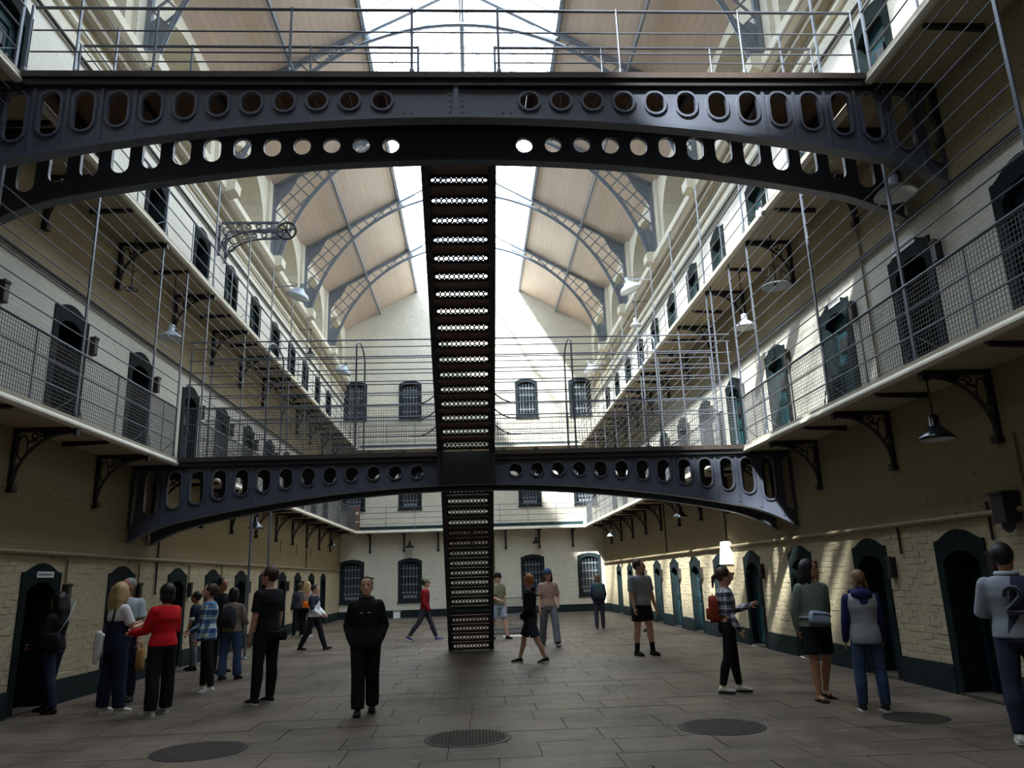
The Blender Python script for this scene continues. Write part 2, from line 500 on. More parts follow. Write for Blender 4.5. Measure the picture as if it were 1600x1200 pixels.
def add_door(X, s, yc, z, lab, kind, box=True, sidenear=True):
    global ndoor
    ndoor += 1
    root = thing('door_%d' % ndoor, (X, yc, z), lab, 'cell door', None, 'structure')
    rz = -pi / 2 if s < 0 else pi / 2       # into-wall axis: left wall -x, right wall +x
    root.rotation_euler = (0, 0, pi / 2 if s < 0 else -pi / 2)
    M = wmat(root)
    def part(n, me, par=root): 
        o = bpy.data.objects.new(n, me); COL.objects.link(o); o.parent = par; return o
    part('surround', _sur); part('reveal', _rev)
    part('threshold', _stp)
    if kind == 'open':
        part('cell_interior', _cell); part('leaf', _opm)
    else:
        l = part('leaf', _lf if kind == 'chipped' else _lfd)
        part('backing', _bak)
        part('ledges', _bdm, l); part('food_hatch', _htm, l); part('lock', _lkm, l)
    if box:
        b = thing('switch_box', (0, 0, 0), 'small dark box beside the ' + lab.replace('dark ', '').replace('chipped green ', '').replace(' from the near end', '').replace('cell ', ''), 'box', 'boxes beside the cell doors')
        b.matrix_basis = wmat(root) @ Matrix.Translation((.66, 0, 1.55))
        for n, me in (('case', _bx), ('lid', _bxl)):
            o = bpy.data.objects.new(n, me); COL.objects.link(o); o.parent = b
    return root
LN = ['ground floor', 'first gallery', 'upper gallery']
for lv in range(3):
    vis = 0
    for i, yc in enumerate(DOORS_L):
        if yc < 6: kind = 'shut'
        else: kind = 'open' if (lv == 0 and i in (3, 4, 5, 6, 7, 9)) or (lv == 1 and i in (3, 4)) or (lv == 2 and i in (4, 5)) else 'shut'
        lab = 'dark %s cell doorway, left wall, %s from the near end' % (['ground floor', 'first gallery', 'upper gallery'][lv], ORD[i])
        add_door(WL, -1, yc, ZDOOR[lv], lab, kind, yc > 6 and lv < 2 and yc < 30)
    for i, yc in enumerate(DOORS_R):
        kind = 'chipped'
        if lv == 0 and i in (2, 3): kind = 'open'
        if lv == 1 and i in (2, ): kind = 'open'
        lab = '%s %s cell doorway, right wall, %s from the near end' % ('dark' if kind == 'open' else 'chipped green', ['ground floor', 'first gallery', 'upper gallery'][lv], ORD[i])
        add_door(WR, 1, yc, ZDOOR[lv], lab, kind, yc > 6 and lv < 2 and yc < 30)

# --- baseboards
def baseboard(X, s, doors, nm):
    mb = MB(); e = [YF] + [v for d in doors for v in (d - .51, d + .51)] + [YB]
    for a, b in zip(e[0::2], e[1::2]):
        x0, x1 = sorted((X, X + s * .03))
        mb.box(x0, x1, a, b, 0, .33)
        mb.box(*sorted((X, X + s * .022)), a, b, .33, .345)
    return tag(mb.build('baseboard_' + nm, 'baseboard'), 'dark painted band along the foot of the %s wall' % nm, 'baseboard', None, 'structure')
baseboard(WL, 1, DOORS_L, 'left'); baseboard(WR, -1, DOORS_R, 'right')
tag(MB().box(WL, WR, YB - .03, YB, 0, .33).build('baseboard_back', 'baseboard'), 'dark painted band along the foot of the back wall', 'baseboard', None, 'structure')

# --- real bricks on the ground-floor walls
def bricks(X, s, doors, wall, near):
    bm_ = MB().add([(-.005, -.1235, -.043), (-.005, .1235, -.043), (-.005, .1235, .043), (-.005, -.1235, .043),
                    (.006, -.118, -.037), (.006, .118, -.037), (.006, .118, .037), (.006, -.118, .037)],
                   [(4, 5, 6, 7), (0, 1, 5, 4), (1, 2, 6, 5), (2, 3, 7, 6), (3, 0, 4, 7)]).mesh('brick', 'brick_paint')
    rg = random.Random(5); stuff = MB(); n = 0
    for r in range(20):
        z = .39 + r * .09
        y = 6.6 + (r % 2) * .125
        while y < YB - .3:
            ok = all(abs(y - d) > .51 + .06 for d in doors) and not (s > 0 and False)
            if ok:
                half = min(.1235, min(abs(y - d) for d in doors) - .515)
                tx = rg.uniform(-.006, .003)
                if near[0] < y < near[1] and half > .11 and n < 299:
                    obj('brick', bm_, wall, Matrix.Translation((X + s * tx, y, z)) @ (Matrix.Identity(4) if s > 0 else Matrix.Rotation(pi, 4, 'Z')) @ Matrix.Rotation(rg.uniform(-.02, .02), 4, 'X') @ Matrix.Rotation(rg.uniform(-.02, .02), 4, 'Z')); n += 1
                else:
                    h = half
                    x0, x1 = X - s * .005, X + s * (.006 + tx)
                    stuff.add([(x0, y - h, z - .042), (x0, y + h, z - .042), (x0, y + h, z + .042), (x0, y - h, z + .042),
                               (x1, y - h + .007, z - .036), (x1, y + h - .007, z - .036), (x1, y + h - .007, z + .036), (x1, y - h + .007, z + .036)],
                              [(4, 5, 6, 7), (0, 1, 5, 4), (1, 2, 6, 5), (2, 3, 7, 6), (3, 0, 4, 7)])
            y += .25
    tag(stuff.build('bricks', 'brick_paint', wall), None, None, None, 'stuff')
bricks(WL, 1, DOORS_L, wall_left, (9.8, 15.6))
bricks(WR, -1, DOORS_R, wall_right, (8.0, 13.8))

# ================================================================== BACK WALL, WINDOWS
ZR = ZE + 6.1 * SL
def win_outline(w, h, r): 
    return [(-w, 0), (-w, h - r), (-w * .6, h - r * .35), (0, h), (w * .6, h - r * .35), (w, h - r), (w, 0)]
WINS = []
for lv, zb in enumerate((.80, 5.0, 9.32)):
    for xc in (-5.66, -3.0, 2.70, 5.36):
        WINS.append((lv, xc - .02, zb))
holes = [[(xc + a, zb + b) for a, b in win_outline(.43, 1.72, .13)] for lv, xc, zb in WINS]
wb = MB().plate([(WL, 0), (WR, 0), (WR, ZE), (CX, ZR), (WL, ZE)], holes, lambda a, b: (a, YB, b), (0, .4, 0), False, True).build('wall_back', 'wall_cream_back', None, False, False)
tag(wb, 'sunlit cream gable wall closing the far end of the hall', 'wall', None, 'structure')
tag(MB().box(WL, WR, YF - .2, YF, 0, ZR).build('wall_front', 'wall_dim'), 'unseen end wall behind the viewer, coloured dark to cut bounced light', 'wall', None, 'structure')
_wf = MB().plate(win_outline(.55, 1.93, .14), [win_outline(.40, 1.68, .12)], lambda a, b: (a, -.035, b - .1), (0, .16, 0)).mesh('frame', 'window_frame')
# inner hole is lifted a little so that the sill is deeper
_wf = MB().plate([(a, b - .13) for a, b in win_outline(.55, 1.98, .14)], [win_outline(.40, 1.68, .12)], lambda a, b: (a, -.035, b), (0, .16, 0)).mesh('frame', 'window_frame')
_wg = MB().box(-.41, .41, .16, .17, .02, 1.6).mesh('pane', 'window_glass')
_wbar = MB().tube([(0, .05, .02), (0, .05, 1.6)], .012).mesh('bar', 'iron_pale')
_wcr = MB().box(-.41, .41, .04, .07, -.015, .015).mesh('crossbar', 'iron_pale')
_wvoid = MB().box(-.44, .44, .3, .42, -.02, 1.75).mesh('light_stop', 'dark_cell')  # dark box added behind each window opening to keep outside light out
_wsill = MB().box(-.58, .58, -.08, .05, -.16, -.1).mesh('sill', 'window_frame')
_wscr = MB().ball((0, .06, .1), .055, .02, .07, 8, 5).mesh('cartouche', 'iron_pale')
for i, (lv, xc, zb) in enumerate(WINS):
    r = thing('window_%d' % (i + 1), (xc, YB, zb), 'dark barred window in the back wall, %s row, %s from the left' % (['bottom', 'middle', 'top'][lv], ORD[i % 4]), 'window', None, 'structure')
    def part(n, me, dx=0, dz=0):
        o = bpy.data.objects.new(n, me); COL.objects.link(o); o.parent = r; o.location = (dx, 0, dz); return o
    part('frame', _wf); part('sill', _wsill); part('light_stop', _wvoid)
    for a in range(2):
        for b in range(2):
            o = part('pane', _wg, 0, 0); o.scale = (.49, 1, .49); o.location = (-.2 + .4 * a, 0, .01 + .8 * b)
    for k in range(5): part('bar', _wbar, -.3 + .15 * k)
    for k in range(4): part('crossbar', _wcr, 0, .3 + .36 * k)
    if lv < 2:
        for k in range(4): part('cartouche', _wscr, -.24 + .16 * k)

# ================================================================== UPPER WALL WITH ARCHED RECESSES
NB = [YF] + TRUSS + [YB]
NB[0] = -1.2
def arch_pts(a, b, z0, zs, n=14):
    c, r = (a + b) / 2, (b - a) / 2
    rz = min(r, 13.55 - zs)
    return [(a, z0)] + [(c - r * cos(pi * k / n), zs + rz * sin(pi * k / n)) for k in range(n + 1)] + [(b, z0)]
def upper_wall(X, s, nm):
    mb = MB(); back = MB(); jam = MB()
    mb.plate([(YF, 11.1), (NB[0], 11.1), (NB[0], ZE + .1), (YF, ZE + .1)], [], lambda p, q: (X, p, q), (0, 0, 0), False, False)
    for a, b in zip(NB, NB[1:]):
        ar = arch_pts(a + .62, b - .62, 11.35, 12.2)
        mb.plate([(a, 11.1), (b, 11.1), (b, ZE + .1), (a, ZE + .1)], [ar], lambda p, q: (X, p, q), (0, 0, 0), False, False)
        D = -s * 1.1
        L = ar + [ar[0]]
        for (p, q), (p2, q2) in zip(L, L[1:]):
            jam.add([(X, p, q), (X, p2, q2), (X + D, p2, q2), (X + D, p, q)], [(0, 1, 2, 3)])
        back.plate(ar, [], lambda p, q: (X + D, p, q), (0, 0, 0), False, False)
    o = mb.build('wall_upper_' + nm, 'wall_trim', None, False, False)
    tag(o, 'cream clerestory wall with arched recesses above the upper gallery on the %s' % nm, 'wall', None, 'structure')
    jam.build('arch_reveal', 'wall_trim', o, False, False); back.build('recess_brickwork', 'wall_niche', o, False, False)
    # pilaster strips each side of the trusses
    for y in TRUSS:
        MB().box(*sorted((X, X + s * .10)), y - .36, y + .36, 11.45, ZE).build('pilaster', 'wall_trim', o)
    return o
upper_wall(WL, 1, 'left'); upper_wall(WR, -1, 'right')
ntrim = 0
def trim(X, s, z0, z1, d, m, lab, y0=YF, y1=YB):
    global ntrim
    ntrim += 1
    prof = [(0, z0), (d * .6, z0), (d, z0 + (z1 - z0) * .35), (d, z1 - .02), (d * .8, z1), (0, z1)]
    mb = MB().plate([(a, b) for a, b in prof], [], lambda p, q: (X + s * p, y0, q), (0, y1 - y0, 0))
    return tag(mb.build('trim_%d' % ntrim, m), lab, 'moulding', None, 'structure')
for X, s, nm in ((WL, 1, 'left'), (WR, -1, 'right')):
    trim(X, s, 10.35, 10.48, .08, 'wall_trim', 'lowest cream moulding above the upper gallery doors, %s wall' % nm)
    trim(X, s, 10.66, 10.86, .14, 'pipe_paint', 'brownish middle moulding above the upper gallery doors, %s wall' % nm)
    trim(X, s, 11.0, 11.32, .30, 'wall_trim', 'deep cream cornice under the arched recesses, %s wall' % nm)
    for z, r, lb in ((2.16, .035, 'at ground level'), (6.2, .03, 'above the first gallery doors'), (9.97, .03, 'above the upper gallery doors')):
        ntrim += 1
        o = MB().tube([(X + s * .045, YF + .1, z), (X + s * .045, YB - .05, z)], r, 8).build('trim_%d' % ntrim, 'pipe_paint' if z < 3 else 'iron_dark')
        tag(o, 'long conduit pipe running along the %s wall %s' % (nm, lb), 'pipe', None, 'structure')
    ntrim += 1
    o = MB().box(*sorted((X, X + s * .012)), YF, YB, 2.98, 3.03).build('trim_%d' % ntrim, 'wall_tan_shaded')
    tag(o, 'thin plaster string line below the first gallery, %s wall' % nm, 'moulding', None, 'structure')

# ================================================================== GALLERIES
def bracket_mesh():
    """cast-iron cantilever bracket; local x = out from the wall (0..0.8), z down from 0"""
    mb = MB()
    mb.box(0, .83, -.03, .03, -.06, 0)                       # arm
    mb.box(0, .05, -.04, .04, -.80, 0)                       # wall leg
    mb.box(-.0, .09, -.055, .055, -.88, -.78)                # boss
    cv = [(.04 + .74 * (1 - cos(t)) , 0, -.80 + .74 * sin(t)) for t in [pi / 2 * k / 10 for k in range(11)]]
    mb.tube(cv, .027, 4)
    def ring(x, z, r, t=.016): mb.tube([(x + r * cos(2 * pi * k / 12), 0, z + r * sin(2 * pi * k / 12)) for k in range(12)], t, 4, True)
    mb.tube([(.125 + .065 * cos(2 * pi * k / 14), 0, -.27 + .17 * sin(2 * pi * k / 14)) for k in range(14)], .013, 4, True)
    ring(.27, -.115, .038, .013); ring(.355, -.095, .026, .012); mb.bar((.2, 0, -.2), (.30, 0, -.17), .02, .03); mb.plate([(.38, -.05), (.8, -.05), (.8, -.085), (.5, -.125), (.4, -.16)], [], lambda a, b: (a, -.012, b), (0, .024, 0))
    mb.box(.80, .84, -.045, .045, -.12, 0)
    return mb.mesh('bracket', 'iron_dark')
_brk = bracket_mesh()
_jst = MB().plate([(0, 0), (.72, 0), (.66, -.045), (0, -.075)], [], lambda a, b: (a, -.03, b), (0, .06, 0)).mesh('joist', 'iron_dark')
BR_L = [(a + b) / 2 for a, b in zip(DOORS_L, DOORS_L[1:])] + [33.6]
BR_L[2] = 10.5
BR_L[1] = 8.3
BR_R = [(a + b) / 2 for a, b in zip(DOORS_R, DOORS_R[1:])] + [33.9]
def gallery(X, s, e, z, doors, brs, lab):
    x0, x1 = sorted((X, e))
    g = MB().box(x0, x1, YF, YB, z - .10, z).build('gallery_floor', 'gallery_paint')
    tag(g, lab, 'gallery', None, 'structure')
    a, b = sorted((e - s * .03, e + s * .025))
    yend = YG + .02
    MB().plate([(0, -.03), (.02, -.055), (.035, -.075), (.035, -.1), (0, -.125), (-.05, -.125), (-.05, .012), (.012, .012)], [], lambda p, q: (e + s * p * 1.0, YF, z + q), (0, yend - YF, 0)).build('nosing', 'edge_paint', g)
    for y in brs:
        if y > 5: obj('bracket', _brk, g, Matrix.Translation((X, y, z - .10)) @ (Matrix.Identity(4) if s > 0 else Matrix.Rotation(pi, 4, 'Z')))
    for y in doors:
        if y > 5: obj('joist', _jst, g, Matrix.Translation((X + s * .08, y, z - .10)) @ (Matrix.Identity(4) if s > 0 else Matrix.Rotation(pi, 4, 'Z')))
    return g
gallery(WL, 1, GL, Z1, DOORS_L, BR_L, 'first gallery walkway along the left wall on iron brackets')
gallery(WR, -1, GR, Z1, DOORS_R, BR_R, 'first gallery walkway along the right wall on iron brackets')
gallery(WL, 1, GL, Z2, DOORS_L, BR_L, 'upper gallery walkway along the left wall on iron brackets')
gallery(WR, -1, GR, Z2, DOORS_R, BR_R, 'upper gallery walkway along the right wall on iron brackets')
for z, nm in ((Z1, 'first'), (Z2, 'upper')):
    g = MB().box(GL, GR, YG, YB, z - .10, z).build('gallery_floor', 'gallery_paint')
    tag(g, '%s gallery walkway crossing the back wall' % nm, 'gallery', None, 'structure')
    MB().plate([(0, -.03), (.035, -.06), (.035, -.125), (-.05, -.125), (-.05, .012), (.012, .012)], [], lambda p, q: (GL, YG - p, z + q), (GR - GL, 0, 0)).build('nosing', 'edge_paint', g)
    for k in range(7):
        x = GL + .55 + k * (GR - GL - 1.1) / 6
        obj('bracket', _brk, g, Matrix.Translation((x, YB, z - .1)) @ Matrix.Rotation(-pi / 2, 4, 'Z'))
    MB().box(GL, GR, YB - .02, YB, z, z + .22).build('skirting', 'door_paint', g)

# ================================================================== ROOF
def roof_pt(s, u, y, up=0.0):
    n = Vector((s * SL, 0, 1)).normalized()
    return Vector((CX + s * u, y, ZR - u * SL)) + n * up
ceil = thing('ceiling', (CX, 18, ZE), 'sloping ceiling of pale tan boards on both sides of the skylight', 'ceiling', None, 'structure')
for s, nm in ((-1, 'l'), (1, 'r')):
    U1 = 6.35
    mb = MB()
    a, b = roof_pt(s, SKYU, SKY0, .06), roof_pt(s, U1, SKY0, .06)
    a2, b2 = roof_pt(s, SKYU, YB + .2, .06), roof_pt(s, U1, YB + .2, .06)
    mb.add([a, b, b2, a2], [(0, 1, 2, 3)])
    a, b = roof_pt(s, 0, YF - .2, .03), roof_pt(s, U1, YF - .2, .03)
    a2, b2 = roof_pt(s, 0, SKY0, .03), roof_pt(s, U1, SKY0, .03)
    mb.add([a, b, b2, a2], [(0, 1, 2, 3)])
    mb.build('roof_backing', 'ceiling_board', ceil, False, False)
    # boards, one object each, running the length of a bay
    L0 = sqrt(1 + SL * SL)
    w = (6.2 - SKYU) * L0 / 22
    board = MB().add([(-.5, -.5, .02), (.5, -.5, .02), (.5, .5, .02), (-.5, .5, .02), (-.495, -.5, 0), (.495, -.5, 0), (.495, .5, 0), (-.495, .5, 0)],
                     [(4, 7, 6, 5), (0, 4, 5, 1), (3, 2, 6, 7), (0, 3, 7, 4), (1, 5, 6, 2)]).mesh('board', 'ceiling_board')
    ys = [SKY0 + .0] + [t for t in TRUSS if t > SKY0 + 1] + [YB]
    ax = (roof_pt(s, 1, 0) - roof_pt(s, 0, 0)).normalized(); nz = Vector((s * SL, 0, 1)).normalized(); yy = nz.cross(ax)
    for a, b in zip(ys, ys[1:]):
        for k in range(22):
            u = SKYU + (k + .5) * w / L0
            c = roof_pt(s, u, (a + b) / 2)
            M = Matrix.Translation(c) @ Matrix((ax * (w - .001), Vector((0, 1, 0)) * (b - a - .01), nz)).transposed().to_4x4()
            obj('board', board, ceil, M)
# skylight: frames, bars and panes
sk = thing('window_13', (CX, 20, ZR), 'long glazed skylight along the ridge of the roof', 'skylight', None, 'structure')
pane = MB().box(-.5, .5, -.5, .5, -.006, .006).mesh('pane', 'roof_glass')
for s in (-1, 1):
    ax = (roof_pt(s, 1, 0) - roof_pt(s, 0, 0)).normalized(); nz = Vector((s * SL, 0, 1)).normalized()
    Ls = SKYU * sqrt(1 + SL * SL)
    npn = int((SKY1 - SKY0) / .78)
    dy = (SKY1 - SKY0) / npn
    for k in range(npn):
        c = roof_pt(s, SKYU / 2, SKY0 + (k + .5) * dy, .03)
        obj('pane', pane, sk, Matrix.Translation(c) @ Matrix((ax * Ls, Vector((0, 1, 0)) * dy, nz)).transposed().to_4x4())
        if k: flat('glazing_bar', roof_pt(s, .05, SKY0 + k * dy), roof_pt(s, SKYU, SKY0 + k * dy), .03, .05, 'iron_pale', sk, nz)
    flat('edge_beam', roof_pt(s, SKYU, SKY0 - .1), roof_pt(s, SKYU, YB), .10, .16, 'lead_grey', sk, nz)
flat('ridge_beam', (CX, SKY0 - .1, ZR - .06), (CX, YB, ZR - .06), .12, .2, 'lead_grey', sk)
# purlins
for s, nm in ((-1, 'left'), (1, 'right')):
    p = MB().bar(roof_pt(s, 4.5, SKY0, -.13), roof_pt(s, 4.5, YB, -.13), .06, .12).build('purlin', 'lead_grey')
    tag(p, 'grey iron purlin running under the %s roof slope' % nm, 'beam')

# --- lattice arch trusses
AZ, AR = 10.19, 5.91
def roof_z(u): return ZR - u * SL
def lattice(s):
    mb = MB()
    def inside(u, z):
        return 11.9 < z < roof_z(u) - .08 and sqrt(u * u + (z - AZ) ** 2) > AR + .03 and u < 5.98 and u > 2.3
    for sg in (-1, 1):
        for k in range(-30, 60):
            c = k * .52
            seg = None; t = 2.0; step = .02
            while t < 6.3:
                u = t; z = (c + sg * 1.05 * t)
                i = inside(u, z)
                if i and seg is None: seg = (u, z)
                if (not i) and seg is not None:
                    if abs(seg[0] - u) > .08: mb.bar((CX + s * seg[0], 0, seg[1]), (CX + s * (u - step), 0, z - sg * 1.05 * step), .03, .05, (0, 1, 0))
                    seg = None
                t += step
    return mb
def truss_mesh(s):
    arch = []; 
    for k in range(25):
        a = radians(12) + (pi / 2 - radians(12)) * k / 24
        arch.append((CX + s * AR * cos(a), 0, AZ + AR * sin(a)))
    A = MB()
    for p, q in zip(arch, arch[1:]): A.bar(p, q, .12, .05); A.bar((p[0], 0, p[2]), (q[0], 0, q[2]), .03, .12)
    top = MB().bar((CX + s * 6.02, 0, roof_z(6.02) - .06), (CX, 0, roof_z(0) - .10), .12, .12)
    post = MB().box(*sorted((CX + s * 5.95, CX + s * 6.05)), -.06, .06, 11.4, roof_z(6.0))
    g, g2, g3 = MB(), MB(), MB()
    th = (0, .03, 0)
    g.plate([(5.79, 11.38), (6.0, 11.38), (6.0, 12.2), (5.85, 12.33), (5.68, 12.25), (5.6, 12.1)], [], lambda a, b: (CX + s * a, -.015, b), th)
    g2.plate([(6.0, 13.0), (6.0, roof_z(6.0)), (5.2, roof_z(5.2)), (5.5, 13.75), (5.8, 13.4)], [], lambda a, b: (CX + s * a, -.015, b), th)
    g3.plate([(2.75, roof_z(2.75)), (1.95, roof_z(1.95)), (2.0, AZ + sqrt(AR ** 2 - 4)), (2.45, AZ + sqrt(AR ** 2 - 2.45 ** 2))], [], lambda a, b: (CX + s * a, -.015, b), th)
    return arch, A, top, post, (g, g2, g3)
TP = {}
for s in (-1, 1):
    arch, A, top, post, g = truss_mesh(s)
    TP[s] = (A.mesh('arch_rib', 'lead_grey'), top.mesh('rafter', 'lead_grey'), post.mesh('post', 'lead_grey'), [q.mesh('gusset', 'lead_grey') for q in g], lattice(s).mesh('lattice', 'lead_grey'))
_crb = {}
for X, s in ((WL, 1), (WR, -1)):
    _crb[s] = MB().plate([(0, 11.05), (.30, 11.05), (.5, 11.12), (.52, 11.36), (.46, 11.42), (0, 11.42)], [], lambda a, b: (X + s * a, -.22, b), (0, .44, 0)).mesh('corbel', 'wall_trim')
for i, y in enumerate(TRUSS):
    t = thing('roof_truss', (CX, y, 11.4), 'grey iron lattice arch truss under the roof, %s from the near end' % ORD[i], 'roof truss', 'lattice roof trusses')
    M = Matrix.Translation((0, y, 0))
    for s in (-1, 1):
        for n, me in zip(('arch_rib', 'rafter', 'post', 'gusset', 'lattice'), TP[s]):
            for q in (me if isinstance(me, list) else [me]): obj(n, q, t, M)
    obj('corbel', _crb[1], t, M); obj('corbel', _crb[-1], t, M)
    rod('king_rod', (CX, y, AZ + AR), (CX, y, roof_z(0) - .1), .02, 'lead_grey', t)
YB1, YB2, DB = 8.33, 14.12, 1.02
# ================================================================== GALLERY RAILINGS
def wire_mesh(L, H, pitch, r):
    """woven wire panel in the local x/z plane"""
    mb = MB(); n = int(L / pitch)
    for k in range(n + 1):
        x = L * k / n
        mb.add([(x - r, -r, 0), (x + r, -r, 0), (x + r, r, 0), (x - r, r, 0), (x - r, -r, H), (x + r, -r, H), (x + r, r, H), (x - r, r, H)],
               [(0, 1, 5, 4), (1, 2, 6, 5), (2, 3, 7, 6), (3, 0, 4, 7)])
    m = int(H / pitch)
    for k in range(m + 1):
        z = H * k / m
        mb.add([(0, -r, z - r), (0, r, z - r), (0, r, z + r), (0, -r, z + r), (L, -r, z - r), (L, r, z - r), (L, r, z + r), (L, -r, z + r)],
               [(0, 1, 5, 4), (1, 2, 6, 5), (2, 3, 7, 6), (3, 0, 4, 7)])
    return mb
_net = wire_mesh(2.2, .93, .052, .0028).mesh('wire_mesh', 'wire', False, False)
_net_small = wire_mesh(1.0, .93, .05, .0028).mesh('wire_mesh', 'wire', False, False)
def net(parent, a, b, z, me=_net, L=2.2):
    a, b = Vector((*a, z)), Vector((*b, z)); d = b - a
    M = Matrix.Translation(a) @ Matrix.Rotation(atan2(d.y, d.x), 4, 'Z') @ Matrix.Diagonal((d.length / L, 1, 1, 1))
    return tag(obj('wire_mesh', me, parent, M), None, None, None, 'stuff')
def railing(e, s, z, posts, top, rods, nets, lab, grp, gap):
    x = e - s * .06
    r = thing('gallery_railing', (x, posts[0], z), lab, 'railing', grp)
    ga, gb = gap
    ys = sorted([y for y in posts if not ga - .3 < y < gb + .3] + [ga, gb])
    y0, y1 = ys[0], YG + .06
    for i, y in enumerate(ys):
        tp_ = Z2 - 1.22 - z if (z < Z2 - 1 and YB1 - .12 < y < YB1 + DB + .12) else top
        flat('post', (x, y, z), (x, y, z + tp_), .045, .022, 'iron_rail', r, (1, 0, 0))
        rod('post_foot', (x, y, z), (x, y, z + .09), .03, 'iron_rail', r)
        for dy in (-.42, .42):
            if not ga < y + dy < gb: rod('stay', (x, y, z + .34), (x - s * .10, y + dy, z + .015), .009, 'iron_rail', r)
        if i and y > gb or i and y <= ga:
            if nets: net(r, (x, ys[i - 1]), (x, y), z + .015)
            if y - ys[i - 1] > 1: flat('half_post', (x, (y + ys[i - 1]) / 2, z), (x, (y + ys[i - 1]) / 2, z + .95), .03, .014, 'iron_rail', r, (1, 0, 0))
    for a, b in ((y0, ga), (gb, y1)):
        for h in (.33, .64): rod('rail', (x, a, z + h), (x, b, z + h), .011, 'iron_rail', r)
        rod('handrail', (x, a, z + .95), (x, b, z + .95), .021, 'iron_rail', r, 8)
    for k in range(rods):
        h = z + 1.19 + .24 * k
        if z < Z2 - 1 and h - Z2 > -1.35: sg = ((y0, YB1 - .12), (YB1 + DB + .12, y1))
        elif h - z < 2.2: sg = ((y0, ga), (gb, y1))
        else: sg = ((y0, y1),)
        for a, b in sg: rod('rod', (x, a, h), (x, b, h), .0095, 'iron_rail', r)
    return r
PL = [y for y in BR_L if y > 5.2] + [YG + .06]
PR = [y for y in BR_R if y > 5.2] + [YG + .06]
railing(GL, 1, Z1, PL, Z2 - Z1 - .12, 11, True, 'caged railing with wire mesh along the left first gallery', 'side gallery railings', (YB2 - .1, YB2 + DB + .1))
railing(GR, -1, Z1, PR, Z2 - Z1 - .12, 11, True, 'caged railing with wire mesh along the right first gallery', 'side gallery railings', (YB2 - .1, YB2 + DB + .1))
railing(GL, 1, Z2, PL, 2.5, 6, False, 'barred railing along the left upper gallery', 'side gallery railings', (YB1 - .1, YB1 + DB + .1))
railing(GR, -1, Z2, PR, 2.5, 6, False, 'barred railing along the right upper gallery', 'side gallery railings', (YB1 - .1, YB1 + DB + .1))
for z, nm in ((Z1, 'first'), (Z2, 'upper')):
    r = thing('gallery_railing', (CX, YG + .06, z), 'plain railing along the %s gallery at the back wall' % nm, 'railing')
    for k in range(9):
        x = GL + .06 + k * (GR - GL - .12) / 8
        flat('post', (x, YG + .06, z), (x, YG + .06, z + 1.05), .04, .02, 'iron_rail', r, (1, 0, 0))
    for h in (.28, .53, .78, 1.03): rod('rail', (GL + .06, YG + .06, z + h), (GR - .06, YG + .06, z + h), .013, 'iron_rail', r)

# ================================================================== FOOTBRIDGES
def arch_z(u): return -.545 - .02 * u * u - .2 * max(0, u - 5.2) ** 2
BX = -.13
HX = [.92 + .4 * k for k in range(14)]
def stadium(xc, zt, zb, w, n=7):
    r = w / 2
    if zt - zb < w: zc = (zt + zb) / 2; zt = zc + r; zb = zc - r
    P = [(xc + r * cos(pi * k / n), zt - r + r * sin(pi * k / n)) for k in range(n + 1)]
    P += [(xc - r * cos(pi * k / n), zb + r - r * sin(pi * k / n)) for k in range(n + 1)]
    out = []
    for q in P:
        if not out or (abs(q[0] - out[-1][0]) + abs(q[1] - out[-1][1])) > 1e-4: out.append(q)
    if abs(out[0][0] - out[-1][0]) + abs(out[0][1] - out[-1][1]) < 1e-4: out.pop()
    return out
def hole_ext(u):
    zt = -.215
    zb = arch_z(u) + .115 + .022 * u
    return zt, min(zb, zt - .235)
def girder_meshes():
    X0, X1 = WL + .04 - BX, WR - .04 - BX
    us = [X0 + (X1 - X0) * k / 48 for k in range(49)]
    out = [(X0, -.14)] + [(u, arch_z(abs(u))) for u in us] + [(X1, -.14)]
    holes = []; rings = []
    for sg in (-1, 1):
        for u in HX:
            zt, zb = hole_ext(u)
            holes.append(stadium(sg * u, zt, zb, .235))
            rings.append((sg * u, zt, zb))
    web = MB().plate(out, holes, lambda a, b: (a, 0, b), (0, .035, 0)).mesh('web', 'iron')
    fl = MB()
    for a, b in zip(us, us[1:]):
        za, zb = arch_z(abs(a)), arch_z(abs(b))
        fl.add([(a, -.06, za), (b, -.06, zb), (b, .10, zb), (a, .10, za), (a, -.06, za - .05), (b, -.06, zb - .05), (b, .10, zb - .05), (a, .10, za - .05)],
               [(0, 1, 2, 3), (4, 7, 6, 5), (0, 4, 5, 1), (2, 6, 7, 3)])
    flange = fl.mesh('arch_flange', 'iron')
    top = MB().box(X0, X1, -.07, .09, -.145, -.04).box(X0, X1, -.03, .03, -.16, -.145).mesh('top_flange', 'iron_dark')
    rm = {}
    for k, u in enumerate(HX):
        zt, zb = hole_ext(u)
        o = stadium(0, zt + .03, zb - .03, .295); i = stadium(0, zt, zb, .235)
        rm[k] = MB().plate(o, [i], lambda a, b: (a, -.028, b), (0, .03, 0)).mesh('hole_rim', 'iron')
    return web, flange, top, rm
WEB, FLANGE, TOPF, RIMS = girder_meshes()
_bolt = MB().ball((0, 0, 0), .014, .012, .014, 6, 4).mesh('bolt', 'iron')
_plank = MB().box(0, 1, 0, 1, -.04, 0).mesh('deck_plank', 'timber_deck')
